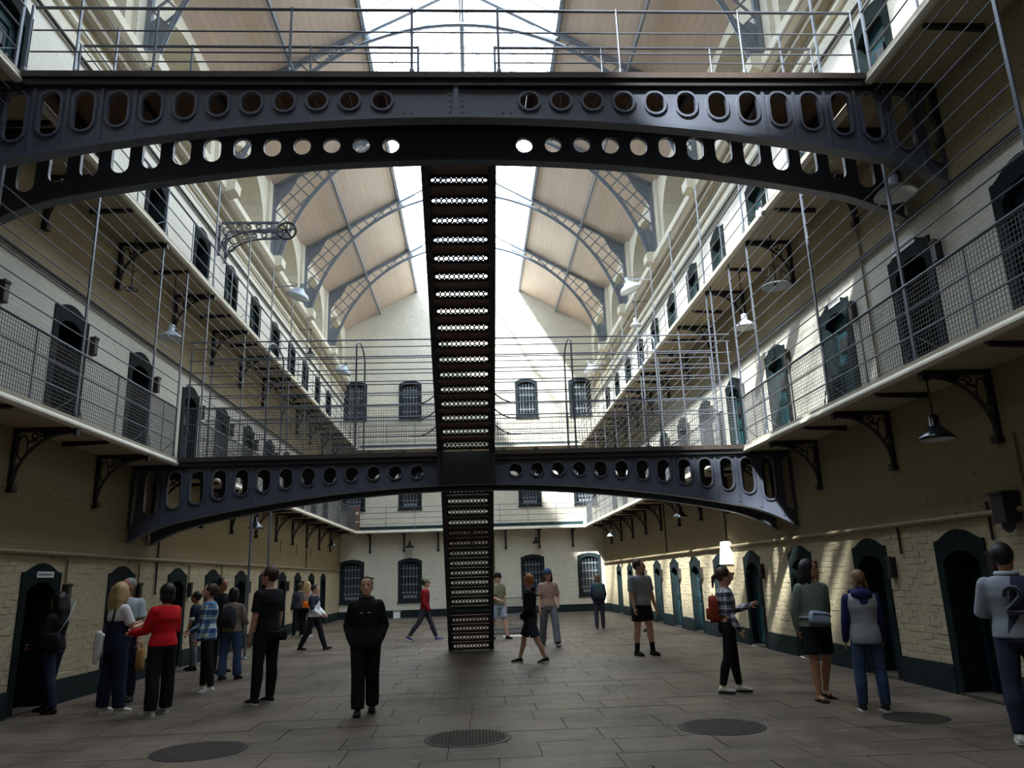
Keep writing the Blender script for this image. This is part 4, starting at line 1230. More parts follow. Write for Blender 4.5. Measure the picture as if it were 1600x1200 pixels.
def person(lab, x, y, th, H=1.7, w=1.0, fem=False, skin='skin_fair', lean=0, head=(0, 0), legs=((3, 2, 3), (3, 2, 3)), arms=((4, 8, 14, .0), (4, 8, 14, .0)),
           hair=('short', 'hair_brown'), top=('tee', 'c'), bottom=('trousers', 'c'), shoe=('s', 's'), hands=(1, 1), vox=.013, face=True, sleeve=None, feet_yaw=(0, 0), zoff=0., belly=0., hem=None, toe=(0, 0)):
    R = thing('person', (x, y, 0), lab, 'person', None)
    R.rotation_euler = (0, 0, radians(th))
    h = H
    LN = Matrix.Rotation(radians(lean), 4, 'X')
    hipz = .525 * h
    def up(v):  # upper body lean about the hips
        v = Vector(v); q = LN @ (v - Vector((0, 0, hipz))); return q + Vector((0, 0, hipz))
    # ---- legs
    L = {}
    for s, (a, k, ab) in zip((-1, 1), legs):
        a, k, ab = radians(a), radians(k), radians(ab)
        hp = Vector((s * .054 * h, 0, hipz))
        kn = hp + Vector((s * sin(ab), -sin(a), -cos(a))).normalized() * .245 * h
        an = kn + Vector((s * sin(ab) * .3, -sin(a - k), -cos(a - k))).normalized() * .238 * h
        L[s] = [hp, kn, an]
    tp = {-1: radians(toe[0]), 1: radians(toe[1])}
    low = min(L[s][2].z - .042 * h - max(0, sin(-tp[s])) * .0 for s in (-1, 1))
    dz = -low
    for s in (-1, 1): L[s] = [q + Vector((0, 0, dz)) for q in L[s]]
    hipz += dz
    Z = lambda f: f * h + dz
    # ---- torso rings (height fraction, half width, half depth)
    sh = (.096 if fem else .106) * w
    tor = [(.475, .082 * w + .003, .062 * w), (.52, .092 * w + (.004 if fem else 0), .070 * w), (.57, .090 * w, .068 * w + belly), (.62, (.074 if fem else .082) * w, .060 * w + belly), (.68, (.080 if fem else .089) * w, .064 * w + belly * .6),
           (.735, (.090 if fem else .100) * w, (.072 if fem else .070) * w), (.785, sh, .062 * w), (.815, sh * .88, .052 * w), (.838, .055 * w, .042 * w)]
    def torso(mb, inf, z0, z1, flare=0., hemz=None):
        rg = []
        for f, a, b in tor:
            if f < z0 - 1e-6 or f > z1 + 1e-6: continue
            fl = flare * max(0, (.62 - f) / .15)
            c = up((0, (.006 * h if f > .7 else 0), Z(f)))
            rg.append((c, LN.to_3x3() @ Vector(((a * h + inf + fl), 0, 0)), LN.to_3x3() @ Vector((0, b * h + inf + fl, 0))))
        loft(mb, rg, 20)
    body = MB()
    torso(body, 0, .47, .84)
    # neck and head
    nb = up((0, .008 * h, Z(.825)))
    HM = Matrix.Translation(up((0, -.004 * h, Z(.935)))) @ LN @ Matrix.Rotation(radians(head[0]), 4, 'Z') @ Matrix.Rotation(radians(head[1]), 4, 'X') @ Matrix.Scale(1.07, 4)
    hc = HM @ Vector((0, 0, 0))
    limb(body, [nb, up((0, .004 * h, Z(.86))), HM @ Vector((0, .008 * h, -.03 * h))], [.036 * h * (w * .5 + .5), .031 * h, .031 * h])
    hr = [(-.064, .018, .022, -.030), (-.055, .029, .036, -.020), (-.038, .036, .046, -.010), (-.015, .041, .052, -.003), (.010, .0435, .055, 0), (.032, .042, .053, .002), (.050, .033, .043, .004), (.062, .018, .024, .005)]
    R3 = HM.to_3x3()
    loft(body, [(HM @ Vector((0, oy * h, z * h)), R3 @ Vector((rx * h, 0, 0)), R3 @ Vector((0, ry * h, 0))) for z, rx, ry, oy in hr], 16)
    body.ball(HM @ Vector((0, -.058 * h, -.014 * h)), .008 * h, .014 * h, .013 * h, 8, 6, R3.to_4x4())
    for s in (-1, 1): body.ball(HM @ Vector((s * .044 * h, .004 * h, -.008 * h)), .007 * h, .014 * h, .019 * h, 8, 6, R3.to_4x4())
    # legs of the body
    for s in (-1, 1):
        hp, kn, an = L[s]
        cf = kn.lerp(an, .32) + Vector((0, .010 * h, 0))
        limb(body, [hp, hp.lerp(kn, .5), kn, cf, kn.lerp(an, .75), an], [.049 * h * w, .041 * h * w, .031 * h * w, .034 * h * w, .024 * h, .021 * h])
        body.ball(an + Vector((0, -.02 * h, -.022 * h)), .022 * h, .05 * h, .02 * h, 10, 6)
    # arms
    A = {}
    for s, (a, b, e, inw) in zip((-1, 1), arms):
        a, b, e = radians(a), radians(b), radians(e)
        sp = Vector((s * sh * .93 * h, .004 * h, Z(.795)))
        d1 = Vector((s * sin(b), -sin(a) * cos(b), -cos(a) * cos(b)))
        el = sp + d1 * .165 * h
        d2 = Vector((s * sin(b) * .5 - s * inw, -sin(a + e), -cos(a + e))).normalized()
        wr = el + d2 * .145 * h
        A[s] = [up(sp), up(el), up(wr)]
        limb(body, A[s], [.030 * h * w, .024 * h * w, .0165 * h])
    voxb = vox
    ob = bpy.data.objects.new('body', None); 
    ob = bpy.data.objects.new('body', bpy.data.meshes.new('body')); COL.objects.link(ob); ob.parent = R
    hand = MB()
    for i, s in enumerate((-1, 1)):
        el, wr = A[s][1], A[s][2]; d = (wr - el).normalized()
        if not hands[i]: continue
        # axes: d along the hand, n palm normal towards the body, l across
        n = Vector((-s, 0, 0)); n = (n - d * n.dot(d)); n = n.normalized() if n.length > .05 else Vector((0, 0, 1)); l = d.cross(n).normalized()
        if l.y > 0: l = -l     # thumb side to the front
        pc = wr + d * .026 * h
        Rm = Matrix((l, n, d)).transposed().to_4x4()
        body.ball(wr + d * .024 * h, .021 * h, .010 * h, .032 * h, 10, 6, Rm)
        sc = h / 1.7
        for j, (off, ln) in enumerate(((.018, .064), (.006, .072), (-.006, .068), (-.017, .054))):
            q = wr + d * .070 * sc + l * off * 1.7 * sc * .62
            p1 = q + (d * .95 + n * .25).normalized() * ln * .45 * sc; p2 = p1 + (d * .75 + n * .65).normalized() * ln * .33 * sc; p3 = p2 + (d * .45 + n * .9).normalized() * ln * .25 * sc
            limb(hand, [q - d * .02 * sc, p1, p2, p3], [.0088 * sc, .0082 * sc, .0076 * sc, .0066 * sc], 6, False)
        q = wr + d * .022 * sc + l * .026 * sc
        p1 = q + (d * .55 + l * .75 + n * .2).normalized() * .032 * sc; p2 = p1 + (d * .85 + l * .25 + n * .3).normalized() * .03 * sc
        limb(hand, [q - l * .012 * sc, p1, p2], [.0105 * sc, .0095 * sc, .008 * sc], 6, False)
    ob.data.materials.append(MATS[skin])
    union(ob, body, vox, 3, hand)
    def part(nm, mb, m, it=4, v=None):
        o = bpy.data.objects.new(nm, bpy.data.meshes.new(nm)); COL.objects.link(o); o.parent = R
        o.data.materials.append(MATS[m]); union(o, mb, v or vox, it); return o
    def solid(nm, mb, m, par=None, smooth=True):
        o = bpy.data.objects.new(nm, mb.mesh(nm, m, smooth)); COL.objects.link(o); o.parent = par or R; return o
    # ---- bottoms
    kind, bm_ = bottom[0], bottom[1]
    if kind:
        mb = MB(); fit = {'trousers': .012, 'leggings': .006, 'wide': .022, 'shorts': .018, 'skirt': .02, 'flare': .016}[kind]
        torso(mb, .010, .47, .60)
        for s in (-1, 1):
            hp, kn, an = L[s]
            r0, r1, r2 = .050 * h * w + fit, .034 * h * w + fit, .027 * h + fit
            if kind == 'shorts':
                end = hp.lerp(kn, bottom[2] if len(bottom) > 2 else .8)
                limb(mb, [hp, hp.lerp(kn, .4), end], [r0, .047 * h * w + fit, .045 * h * w + fit + .006], 14, False)
            else:
                if kind == 'wide': r1 += .006; r2 += .016
                if kind == 'flare': r2 += .022
                if kind == 'leggings': r2 -= .003
                e = an + (kn - an).normalized() * (.004 * h if kind != 'leggings' else .02 * h)
                cf = kn.lerp(an, .32) + Vector((0, .010 * h, 0))
                limb(mb, [hp, hp.lerp(kn, .5), kn + Vector((0, .004 * h, 0)), cf, kn.lerp(an, .7) + Vector((0, .004 * h, 0)), e], [r0, .044 * h * w + fit, r1 + .002, max(r1, .037 * h * w + fit), r1 * .3 + r2 * .7 + .004, r2], 14, False)
        mb.ball((0, .018 * h, Z(.51)), .085 * h * w + .006, .066 * h * w + .006, .05 * h, 14, 8)
        part({'shorts': 'shorts', 'leggings': 'leggings'}.get(kind, 'trousers'), mb, bm_)
    # ---- tops
    kind, tm = top[0], top[1]
    if kind:
        inf = {'tee': .014, 'long': .016, 'loose': .026, 'jacket': .024, 'tight': .009}[kind if kind in ('tee', 'long', 'loose', 'jacket', 'tight') else 'tee']
        short = kind == 'tee' or (len(top) > 2 and top[2] == 'short')
        mb = MB(); z0 = hem if hem else .52
        torso(mb, inf, z0, .84, .012 if kind in ('loose', 'jacket', 'tee') else .004)
        mb.ball(up((0, 0, Z(.80))), sh * .9 * h + inf, .05 * h + inf * .5, .03 * h, 16, 8, LN)
        sl = MB() if sleeve else mb
        for s in (-1, 1):
            sp, el, wr = A[s]
            if short:
                limb(sl, [sp, sp.lerp(el, .5), sp.lerp(el, .78)], [.034 * h * w + inf * .7, .031 * h * w + inf * .8, .031 * h * w + inf], 12, False)
                sl.ball(sp, .034 * h * w + inf * .6, .034 * h * w + inf * .6, .034 * h * w + inf * .6, 10, 8)
            else:
                limb(sl, [sp, el, el.lerp(wr, .6), wr], [.033 * h * w + inf * .6, .027 * h * w + inf * .7, .023 * h * w + inf * .6, .019 * h + inf * .35], 12)
        part({'tee': 'shirt', 'tight': 'shirt'}.get(kind, 'sweater'), mb, tm)
        if sleeve: part('sleeves', sl, sleeve)
    # ---- shoes
    for i, s in enumerate((-1, 1)):
        if not shoe: break
        an = L[s][2]; fy = radians(feet_yaw[i]); t = tp[s]
        FM = Matrix.Translation(an) @ Matrix.Rotation(fy, 4, 'Z') @ Matrix.Rotation(t, 4, 'X')
        k = h / 1.7
        prof = [(.062, .022, .030), (.055, .034, .052), (.03, .038, .085), (0, .039, .090), (-.03, .040, .074), (-.07, .044, .058), (-.11, .046, .046), (-.145, .040, .036), (-.168, .026, .026), (-.176, .010, .016)]
        mb = MB(); so = MB(); n = 12; rings = []
        for yy, wd, ht in prof:
            c = Vector((0, yy * k, -.042 * h + .014 * k + ht * k * .5)); rings.append((FM @ c, FM.to_3x3() @ Vector((wd * k, 0, 0)), FM.to_3x3() @ Vector((0, 0, ht * k * .5 + .002))))
        if shoe[0] != 'bare': 
            loft(mb, rings, n); up_ = solid('shoe', mb, shoe[0])
        out = [(wd * k + .003, yy * k) for yy, wd, ht in prof] + [(-wd * k - .003, yy * k) for yy, wd, ht in prof[::-1]]
        so.plate(out, [], lambda a, b: FM @ Vector((a, b, -.042 * h)), FM.to_3x3() @ Vector((0, 0, .022 * k)))
        if shoe[0] != 'bare': solid('sole', so, shoe[1], up_, False)
        else: solid('sandal', so, shoe[1], None, False)
    # ---- hair
    st, hm = hair[0], hair[1]
    mb = MB()
    def hb(cx, cy, cz, rx, ry, rz): mb.ball(HM @ Vector((cx * h, cy * h, cz * h)), rx * h, ry * h, rz * h, 16, 10, R3.to_4x4())
    if st in ('short', 'cap', 'long', 'pony', 'tight', 'bun'):
        if st == 'tight': hb(0, .012, .014, .048, .0555, .059)
        else: hb(0, .013, .015, .0525, .059, .0625)
    if st == 'crop': hb(0, .010, .018, .0465, .054, .052)
    if st == 'bob': hb(0, .012, .012, .056, .060, .066); hb(0, .018, -.032, .060, .050, .05); 
    if st == 'curly': hb(0, .012, .012, .058, .064, .064); hb(0, .02, -.035, .056, .052, .04)
    if st in ('long', 'capl'):
        if st == 'capl': hb(0, .012, .012, .05, .057, .058)
        for xx in (-.03, 0, .03):
            limb(mb, [HM @ Vector((xx * h, .030 * h, .02 * h)), HM @ Vector((xx * 1.3 * h, .045 * h, -.06 * h)), HM @ Vector((xx * 1.35 * h, .055 * h, -.135 * h))], [.040 * h, .040 * h, .024 * h])
        for xx in (-.046, .046): limb(mb, [HM @ Vector((xx * h, .004 * h, .01 * h)), HM @ Vector((xx * 1.15 * h, .0 * h, -.06 * h)), HM @ Vector((xx * 1.05 * h, .002 * h, -.115 * h))], [.016 * h, .017 * h, .010 * h])
    if st == 'pony': limb(mb, [HM @ Vector((0, .055 * h, .015 * h)), HM @ Vector((0, .082 * h, -.02 * h)), HM @ Vector((0, .078 * h, -.10 * h))], [.016 * h, .018 * h, .008 * h])
    if st == 'bun': mb.ball(HM @ Vector((0, .066 * h, .018 * h)), .022 * h, .02 * h, .022 * h)
    if st == 'braids':
        hb(0, .010, .013, .0475, .0545, .0575)
        for xx in (-1, 1): limb(mb, [HM @ Vector((xx * .035 * h, .03 * h, -.01 * h)), HM @ Vector((xx * .04 * h, .04 * h, -.05 * h)), HM @ Vector((xx * .042 * h, .035 * h, -.085 * h))], [.014 * h, .012 * h, .007 * h])
    ho = part('hair', mb, hm, 3, min(vox, .011))
    if st in ('cap', 'capl'):
        cm = hair[2]; c = MB()
        vs = []; 
        c.lathe([(.0535 * h, .008 * h), (.055 * h, .022 * h), (.052 * h, .045 * h), (.040 * h, .064 * h), (.02 * h, .075 * h), (.001, .078 * h)], 20, (0, 0, 0))
        c.v = [tuple(HM @ Vector((q[0] * .95, q[1] * 1.1 + .006 * h, q[2]))) for q in c.v]
        solid('cap', c, cm)
        b = MB(); out = [(.045 * h * cos(pi * q / 10), -.045 * h - .055 * h * sin(pi * q / 10)) for q in range(11)]
        b.plate(out + [(-.035 * h, -.035 * h), (.035 * h, -.035 * h)], [], lambda p, q: HM @ Vector((p, q, .016 * h - .0 * q)), R3 @ Vector((0, 0, .004 * h)))
        solid('brim', b, cm)
    # ---- face
    if face:
        e = MB(); br = MB(); mo = MB()
        for s in (-1, 1):
            e.ball(HM @ Vector((s * .0175 * h, -.0495 * h, .004 * h)), .0065 * h, .004 * h, .0038 * h, 8, 6, R3.to_4x4())
            br.bar(HM @ Vector((s * .009 * h, -.0535 * h, .014 * h)), HM @ Vector((s * .027 * h, -.046 * h, .014 * h)), .004 * h, .004 * h)
        mo.ball(HM @ Vector((0, -.0515 * h, -.038 * h)), .014 * h, .005 * h, .0045 * h, 10, 6, R3.to_4x4())
        solid('eyes', e, 'eye_dark'); solid('eyebrows', br, hm); solid('mouth', mo, 'lip')
    R['h'] = 0
    del R['h']
    R_ = dict(root=R, A=A, L=L, HM=HM, Z=Z, h=h, solid=solid, part=part, up=up, LN=LN, torso=torso)
    return R_
def wpt(P, v):
    return wmat(P['root']) @ Vector(v)
def on_person(P, name, lab, cat, v, group=None):
    """a carried thing: its own top-level object, set in the carrier's frame"""
    t = thing(name, (0, 0, 0), lab, cat, group)
    t.matrix_basis = wmat(P['root']) @ Matrix.Translation(v)
    return t
def sub(t, n, mb, m, smooth=True):
    o = bpy.data.objects.new(n, mb.mesh(n, m, smooth)); COL.objects.link(o); o.parent = t; return o
def rbox(mb, w, d, h, c=(0, 0, 0), k=.25):
    """soft box: lofted rounded rectangles"""
    def rr(z, sx, sy):
        P = []; r = min(sx, sy) * .45
        for qx, qy, a0 in ((1, 1, 0), (-1, 1, 90), (-1, -1, 180), (1, -1, 270)):
            for j in range(4):
                a = radians(a0 + 30 * j); P.append(Vector((c[0] + qx * (sx - r) + r * cos(a), c[1] + qy * (sy - r) + r * sin(a), c[2] + z)))
        return P
    lay = [(-h / 2, .70), (-h / 2 + h * .05, .92), (-h / 2 + h * .2, 1), (h * .15, 1), (h * .38, .92), (h * .47, .75), (h / 2, .45)]
    vs = []; fs = []; n = 16
    for z, s in lay: vs += rr(z, w / 2 * s, d / 2 * s)
    for i in range(len(lay) - 1):
        for q in range(n): l = (q + 1) % n; fs.append((i * n + q, i * n + l, (i + 1) * n + l, (i + 1) * n + q))
    fs.append(tuple(range(n))[::-1]); fs.append(tuple((len(lay) - 1) * n + q for q in range(n)))
    mb.add(vs, fs); return mb
def backpack(P, lab, m, m2, w=.29, h=.40, d=.15, y=.17, zf=.66):
    H = P['h']
    t = on_person(P, 'backpack', lab, 'backpack', P['up']((0, y, P['Z'](zf))), 'backpacks')
    sub(t, 'sack', rbox(MB(), w, d, h), m)
    sub(t, 'front_pocket', rbox(MB(), w * .75, .06, h * .42, (0, d / 2 + .01, -h * .18)), m2)
    for s in (-1, 1):
        sub(t, 'strap', MB().tube([(s * w * .3, -d / 2, h * .38), (s * w * .36, -d / 2 - .05, h * .42), (s * w * .42, -y - .10, h * .2), (s * w * .45, -y - .06, -h * .15), (s * w * .40, -d / 2 - .02, -h * .35)], .014, 6), m2)
    sub(t, 'handle', MB().tube([(-.04, 0, h * .48), (-.03, 0, h * .56), (.03, 0, h * .56), (.04, 0, h * .48)], .008, 6), m2)
    return t

# garments
for n, c in (('c_black', (24, 24, 28)), ('c_navy', (30, 36, 58)), ('c_navy2', (34, 40, 84)), ('c_denim', (58, 74, 106)), ('c_denim_dark', (38, 44, 64)), ('c_red', (206, 26, 34)), ('c_maroon', (140, 26, 36)),
             ('c_white', (222, 220, 218)), ('c_lightgrey', (168, 178, 188)), ('c_grey', (150, 154, 162)), ('c_midgrey', (104, 108, 114)), ('c_olive', (126, 128, 100)), ('c_green', (112, 124, 112)), ('c_taupe', (126, 114, 100)),
             ('c_pink', (168, 136, 124)), ('c_bluegrey', (160, 176, 196)), ('c_charcoal', (56, 56, 66)), ('c_grey_trouser', (112, 116, 120)), ('c_brown', (150, 112, 58)), ('c_orange', (236, 110, 24)), ('c_rust', (142, 58, 40)), ('c_backgreen', (52, 78, 74)), ('c_floral', (150, 148, 150))):
    cloth(n, srgb(*c))
cloth('shoe_white', srgb(214, 212, 206), .6); cloth('shoe_black', srgb(28, 28, 30), .6); cloth('shoe_sole', srgb(206, 204, 198), .7); cloth('shoe_blue', srgb(60, 70, 130), .6)
plaid('c_plaid_blue', srgb(36, 62, 110), srgb(90, 130, 170), srgb(200, 214, 214), 7.)
plaid('c_plaid_dark', srgb(40, 44, 60), srgb(104, 110, 128), srgb(206, 206, 210), 9.)
_m, _nt, _p = nodes_of('c_panelled')     # grey jacket with a navy panel across the back
_v = coord(_nt, 'object'); _sx = _nt.nodes.new('ShaderNodeSeparateXYZ'); _nt.links.new(_v, _sx.inputs[0])
def _lin(a, b, c):
    k = _nt.nodes.new('ShaderNodeMath'); k.operation = 'MULTIPLY_ADD'; k.inputs[1].default_value = a; _nt.links.new(_sx.outputs[0], k.inputs[0])
    q = _nt.nodes.new('ShaderNodeMath'); q.operation = 'MULTIPLY_ADD'; q.inputs[1].default_value = b; q.inputs[2].default_value = c; _nt.links.new(_sx.outputs[2], q.inputs[0])
    _nt.links.new(q.outputs[0], k.inputs[2]); return ramp(_nt, k.outputs[0], -.003, .003)
_f = mix(_nt, 1.0, _lin(-1, -.20, .28), _lin(1, .75, -.80), 'MULTIPLY')
_f = mix(_nt, 1.0, _f, ramp(_nt, _sx.outputs[1], .0, .01), 'MULTIPLY')
_nt.links.new(mix(_nt, _f, srgb(140, 148, 160), srgb(44, 50, 76)), _p.inputs['Base Color'])
_p.inputs['Roughness'].default_value = .85
split_cloth('c_chevron', srgb(28, 32, 52), srgb(226, 226, 228), 1, .9, 1.20)

# 1 visitor in the doorway at far left
P = person('dark-clad visitor in blue jeans stepping into the nearest left doorway', -5.93, 11.5, -95, 1.60, 1.0, True, 'skin_mid', hair=('long', 'hair_black'), top=('jacket', 'c_black'), bottom=('trousers', 'c_denim_dark'), shoe=('shoe_black', 'shoe_black'), legs=((10, 4, 3), (-8, 6, 3)), arms=((10, 10, 60, .3), (10, 10, 50, .2)), face=False)
t = on_person(P, 'shoulder_bag', 'dark shoulder bag with pale strap on the visitor in the left doorway', 'bag', (.17, .05, .95)); sub(t, 'pouch', rbox(MB(), .10, .26, .22), 'c_black'); sub(t, 'strap', MB().tube([(0, .1, .1), (-.1, .16, .3), (-.28, .13, .52), (-.33, 0, .54)], .009, 5), 'c_lightgrey')
# 2 blonde in dungarees
P = person('long-haired blonde woman in dark dungarees and white T-shirt, arms folded', -4.95, 11.23, 140, 1.70, 1.04, True, 'skin_fair', head=(10, 0), hair=('long', 'hair_blond'), top=('tee', 'c_white'), bottom=('wide', 'c_navy'), shoe=('shoe_white', 'shoe_sole'), legs=((4, 2, 4), (-3, 2, 4)), arms=((22, 8, 82, .5), (22, 8, 82, .5)), face=False)
mb = MB(); rg = []
for f, a, b in ((.475, .116, .092), (.52, .116, .094), (.56, .114, .092), (.62, .104, .084), (.68, .104, .085), (.71, .104, .084)): rg.append((P['up']((0, 0, P['Z'](f))), (a * 1.70, 0, 0), (0, b * 1.70, 0)))
loft(mb, rg, 18); P['part']('dungarees_bib', mb, 'c_navy')
for s in (-1, 1): P['solid']('strap', MB().tube([(s * .09, .135, P['Z'](.69)), (s * .10, .11, P['Z'](.79)), (s * .10, .0, P['Z'](.845)), (s * .09, -.11, P['Z'](.79)), (s * .08, -.14, P['Z'](.70))], .016, 6), 'c_navy')
t = on_person(P, 'folded_jacket', 'pale lilac jacket hanging from the arms of the blonde woman', 'jacket', (.40, .06, .84))
mb = MB(); limb(mb, [(0, 0, .18), (.03, 0, 0), (.01, .02, -.2)], [.045, .055, .03]); sub(t, 'body', mb, 'c_white')
mb = MB(); limb(mb, [(.02, -.05, .15), (.08, -.08, -.02), (.10, -.06, -.14)], [.04, .04, .03]); sub(t, 'sleeve', mb, 'c_white')
# 3 man in pale grey shirt
P = person('grey-haired man in pale grey short-sleeved shirt and blue jeans behind the blonde woman', -5.30, 12.25, 10, 1.78, 1.02, False, 'skin_mid', head=(-50, 0), hair=('crop', 'hair_grey'), top=('loose', 'c_lightgrey', 'short'), bottom=('trousers', 'c_denim_dark'), shoe=('shoe_black', 'shoe_black'), legs=((6, 3, 6), (-4, 3, 4)), arms=((6, 6, 30, .2), (6, 8, 22, .0)))
t = on_person(P, 'paper_bag', 'brown paper carrier bag in the grey-haired man\'s hand', 'bag', (.27, -.10, .60)); sub(t, 'sack', rbox(MB(), .10, .20, .32), 'c_brown'); 
for s in (-1, 1): sub(t, 'handle', MB().tube([(s * .02, -.05, .13), (s * .01, -.03, .24), (s * .01, .03, .24), (s * .02, .05, .13)], .006, 5), 'c_brown')
# 4 woman in red
P = person('woman in bright red jumper and black trousers gesturing with one hand', -4.22, 10.95, -125, 1.66, 1.06, True, 'skin_fair', head=(10, 0), hair=('bob', 'hair_black'), top=('loose', 'c_red'), bottom=('wide', 'c_black'), shoe=('shoe_white', 'shoe_sole'), legs=((4, 2, 5), (-2, 2, 5)), arms=((10, 10, 70, .2), (18, 14, 66, -.1)), feet_yaw=(0, 10))
t = None
# 5 boy in dark shirt
P = person('boy in dark top with white armband, half hidden behind the red jumper', -5.75, 16.5, -90, 1.52, .95, False, 'skin_mid', head=(0, 0), hair=('short', 'hair_black'), top=('tee', 'c_navy'), bottom=('trousers', 'c_midgrey'), shoe=('shoe_black', 'shoe_black'), legs=((5, 3, 3), (-4, 4, 3)))
sp, el, wr = P['A'][1]; P['solid']('armband', MB().tube([sp.lerp(el, .72), sp.lerp(el, .98)], .055, 12), 'c_white')
# 6 plaid woman
P = person('woman in blue plaid overshirt and black leggings looking up to the left', -4.3, 12.94, -75, 1.66, 1.02, True, 'skin_fair', head=(-5, -14), hair=('bun', 'hair_brown'), top=('jacket', 'c_plaid_blue'), bottom=('leggings', 'c_black'), shoe=('shoe_white', 'shoe_sole'), legs=((4, 3, 5), (-6, 3, 5)), arms=((12, 8, 46, .3), (6, 8, 18, .0)), hem=.475)
# 7 man behind her
P = person('dark-haired man partly hidden behind the plaid overshirt, face turned right', -5.05, 15.9, 60, 1.77, 1.0, False, 'skin_mid', hair=('short', 'hair_black'), top=('tee', 'c_black'), bottom=('trousers', 'c_black'), shoe=('shoe_black', 'shoe_black'))
# 8 person with backpack
P = person('person with bobbed black hair, taupe top and flared jeans, seen from behind', -4.42, 14.62, 168, 1.57, 1.0, True, 'skin_fair', hair=('bob', 'hair_black'), top=('loose', 'c_taupe'), bottom=('flare', 'c_denim'), shoe=('shoe_black', 'shoe_black'), legs=((4, 2, 4), (-4, 3, 5)), arms=((16, 12, 60, .4), (10, 12, 40, .2)), face=False)
backpack(P, 'dark leather backpack on the person in flared jeans', 'c_charcoal', 'c_black', .24, .34, .12, .15, .68)
# 9 tall man in black
P = person('tall man in black T-shirt and black trousers standing left of centre', -2.99, 11.53, -125, 1.86, 1.02, False, 'skin_fair', head=(25, 0), hair=('short', 'hair_brown'), top=('tee', 'c_black'), bottom=('trousers', 'c_black'), shoe=('shoe_black', 'shoe_sole'), legs=((3, 2, 2), (4, 2, 3)), arms=((2, 6, 12, 0), (4, 6, 10, 0)))
P['solid']('glasses', MB().tube([P['HM'] @ Vector((.085, .03, .01)), P['HM'] @ Vector((.085, -.075, .01)), P['HM'] @ Vector((.05, -.108, .008)), P['HM'] @ Vector((-.05, -.108, .008)), P['HM'] @ Vector((-.085, -.075, .01))], .005, 5), 'eye_dark')
t = on_person(P, 'waist_bag', 'black camera bag at the hip of the tall man in black', 'bag', (-.16, .10, .92)); sub(t, 'pouch', rbox(MB(), .16, .12, .16), 'c_black'); sub(t, 'belt', MB().tube([(.0, .03, .02), (.12, .07, .04), (.24, .05, .05)], .01, 5), 'c_black')
# 10, 11 far pair by the left doors
P = person('person in dark clothes by the far left doors', -5.75, 25.9, -150, 1.66, 1.0, True, 'skin_fair', hair=('curly', 'hair_brown'), top=('long', 'c_charcoal'), bottom=('trousers', 'c_black'), shoe=('shoe_black', 'shoe_sole'), vox=.017, face=False)
P = person('blonde woman in patterned top and dark trousers by the far left doors', -5.35, 25.3, 165, 1.68, 1.0, True, 'skin_fair', hair=('long', 'hair_blond'), top=('tee', 'c_floral'), bottom=('trousers', 'c_black'), shoe=('shoe_white', 'shoe_sole'), vox=.017, arms=((10, 6, 30, 0), (4, 6, 20, 0)), face=False)
t = on_person(P, 'handbag', 'bright orange handbag on the blonde woman by the far doors', 'bag', (-.08, .17, .98)); sub(t, 'pouch', rbox(MB(), .26, .10, .2), 'c_orange'); sub(t, 'strap', MB().tube([(-.1, 0, .07), (-.06, -.02, .25), (.0, -.05, .42), (.08, -.02, .25), (.1, 0, .07)], .008, 5), 'c_orange')
# 12 boy in chevron hoodie
P = person('boy in white and navy hooded top walking right past the left doors', -4.09, 20.2, 78, 1.64, 1.0, False, 'skin_fair', head=(0, 12), hair=('short', 'hair_brown'), top=('loose', 'c_chevron'), bottom=('trousers', 'c_black'), shoe=('shoe_black', 'shoe_black'), legs=((-16, 14, 2), (22, 4, 2)), arms=((10, 8, 44, .35), (10, 8, 44, .35)), vox=.015, toe=(0, -12))
# 13 woman in black, centre
P = person('woman all in black walking towards the viewer, hands in pockets', -1.42, 10.3, 4, 1.67, 1.06, True, 'skin_fair', hair=('tight', 'hair_brown'), top=('jacket', 'c_navy3' if False else 'c_ink'if False else 'c_black'), bottom=('wide', 'c_black'), shoe=('shoe_black', 'shoe_black'), legs=((8, 4, -.8), (-7, 8, -.8)), arms=((-6, 16, 34, .42), (-6, 16, 34, .42)), hands=(0, 0), hem=.475)
P['solid']('collar', MB().tube([(.085 * cos(a), .01 + .075 * sin(a), P['Z'](.845) + .01 * sin(a)) for a in [2 * pi * k / 16 for k in range(16)]], .02, 6, True), 'c_black')
for sx in (-.05, .045): P['solid']('badge', MB().box(sx - .018, sx + .018, -.16, -.148, P['Z'](.735), P['Z'](.735) + .012), 'c_lightgrey', None, False)
P['solid']('sunglasses', MB().tube([P['HM'] @ Vector((.085 * cos(a), -.02 - .075 * sin(a), .085 + .012 * sin(a))) for a in [pi * k / 10 for k in range(11)]], .008, 5), 'eye_dark')
# 14 man in red pullover
P = person('man in dark red pullover and cap striding right behind the woman in black', -1.41, 21.85, 92, 1.72, 1.0, False, 'skin_fair', hair=('cap', 'hair_brown', 'c_olive'), top=('long', 'c_maroon'), bottom=('leggings', 'c_charcoal'), shoe=('shoe_blue', 'shoe_sole'), legs=((-26, 12, 1), (26, 6, 1)), arms=((-4, 8, 40, .1), (0, 8, 34, .1)), hands=(0, 0), vox=.015, toe=(24, -4), lean=2)
# 15 person half hidden by the stair
P = person('person in olive shirt and pale shorts half hidden by the stair', .62, 21.7, 40, 1.76, 1.0, False, 'skin_fair', hair=('cap', 'hair_brown', 'c_black'), top=('loose', 'c_olive', 'short'), bottom=('shorts', 'c_bluegrey', .85), shoe=('shoe_black', 'shoe_black'), legs=((-12, 4, 2), (16, 3, 2)), arms=((10, 8, 60, .3), (0, 8, 10, 0)), vox=.015)
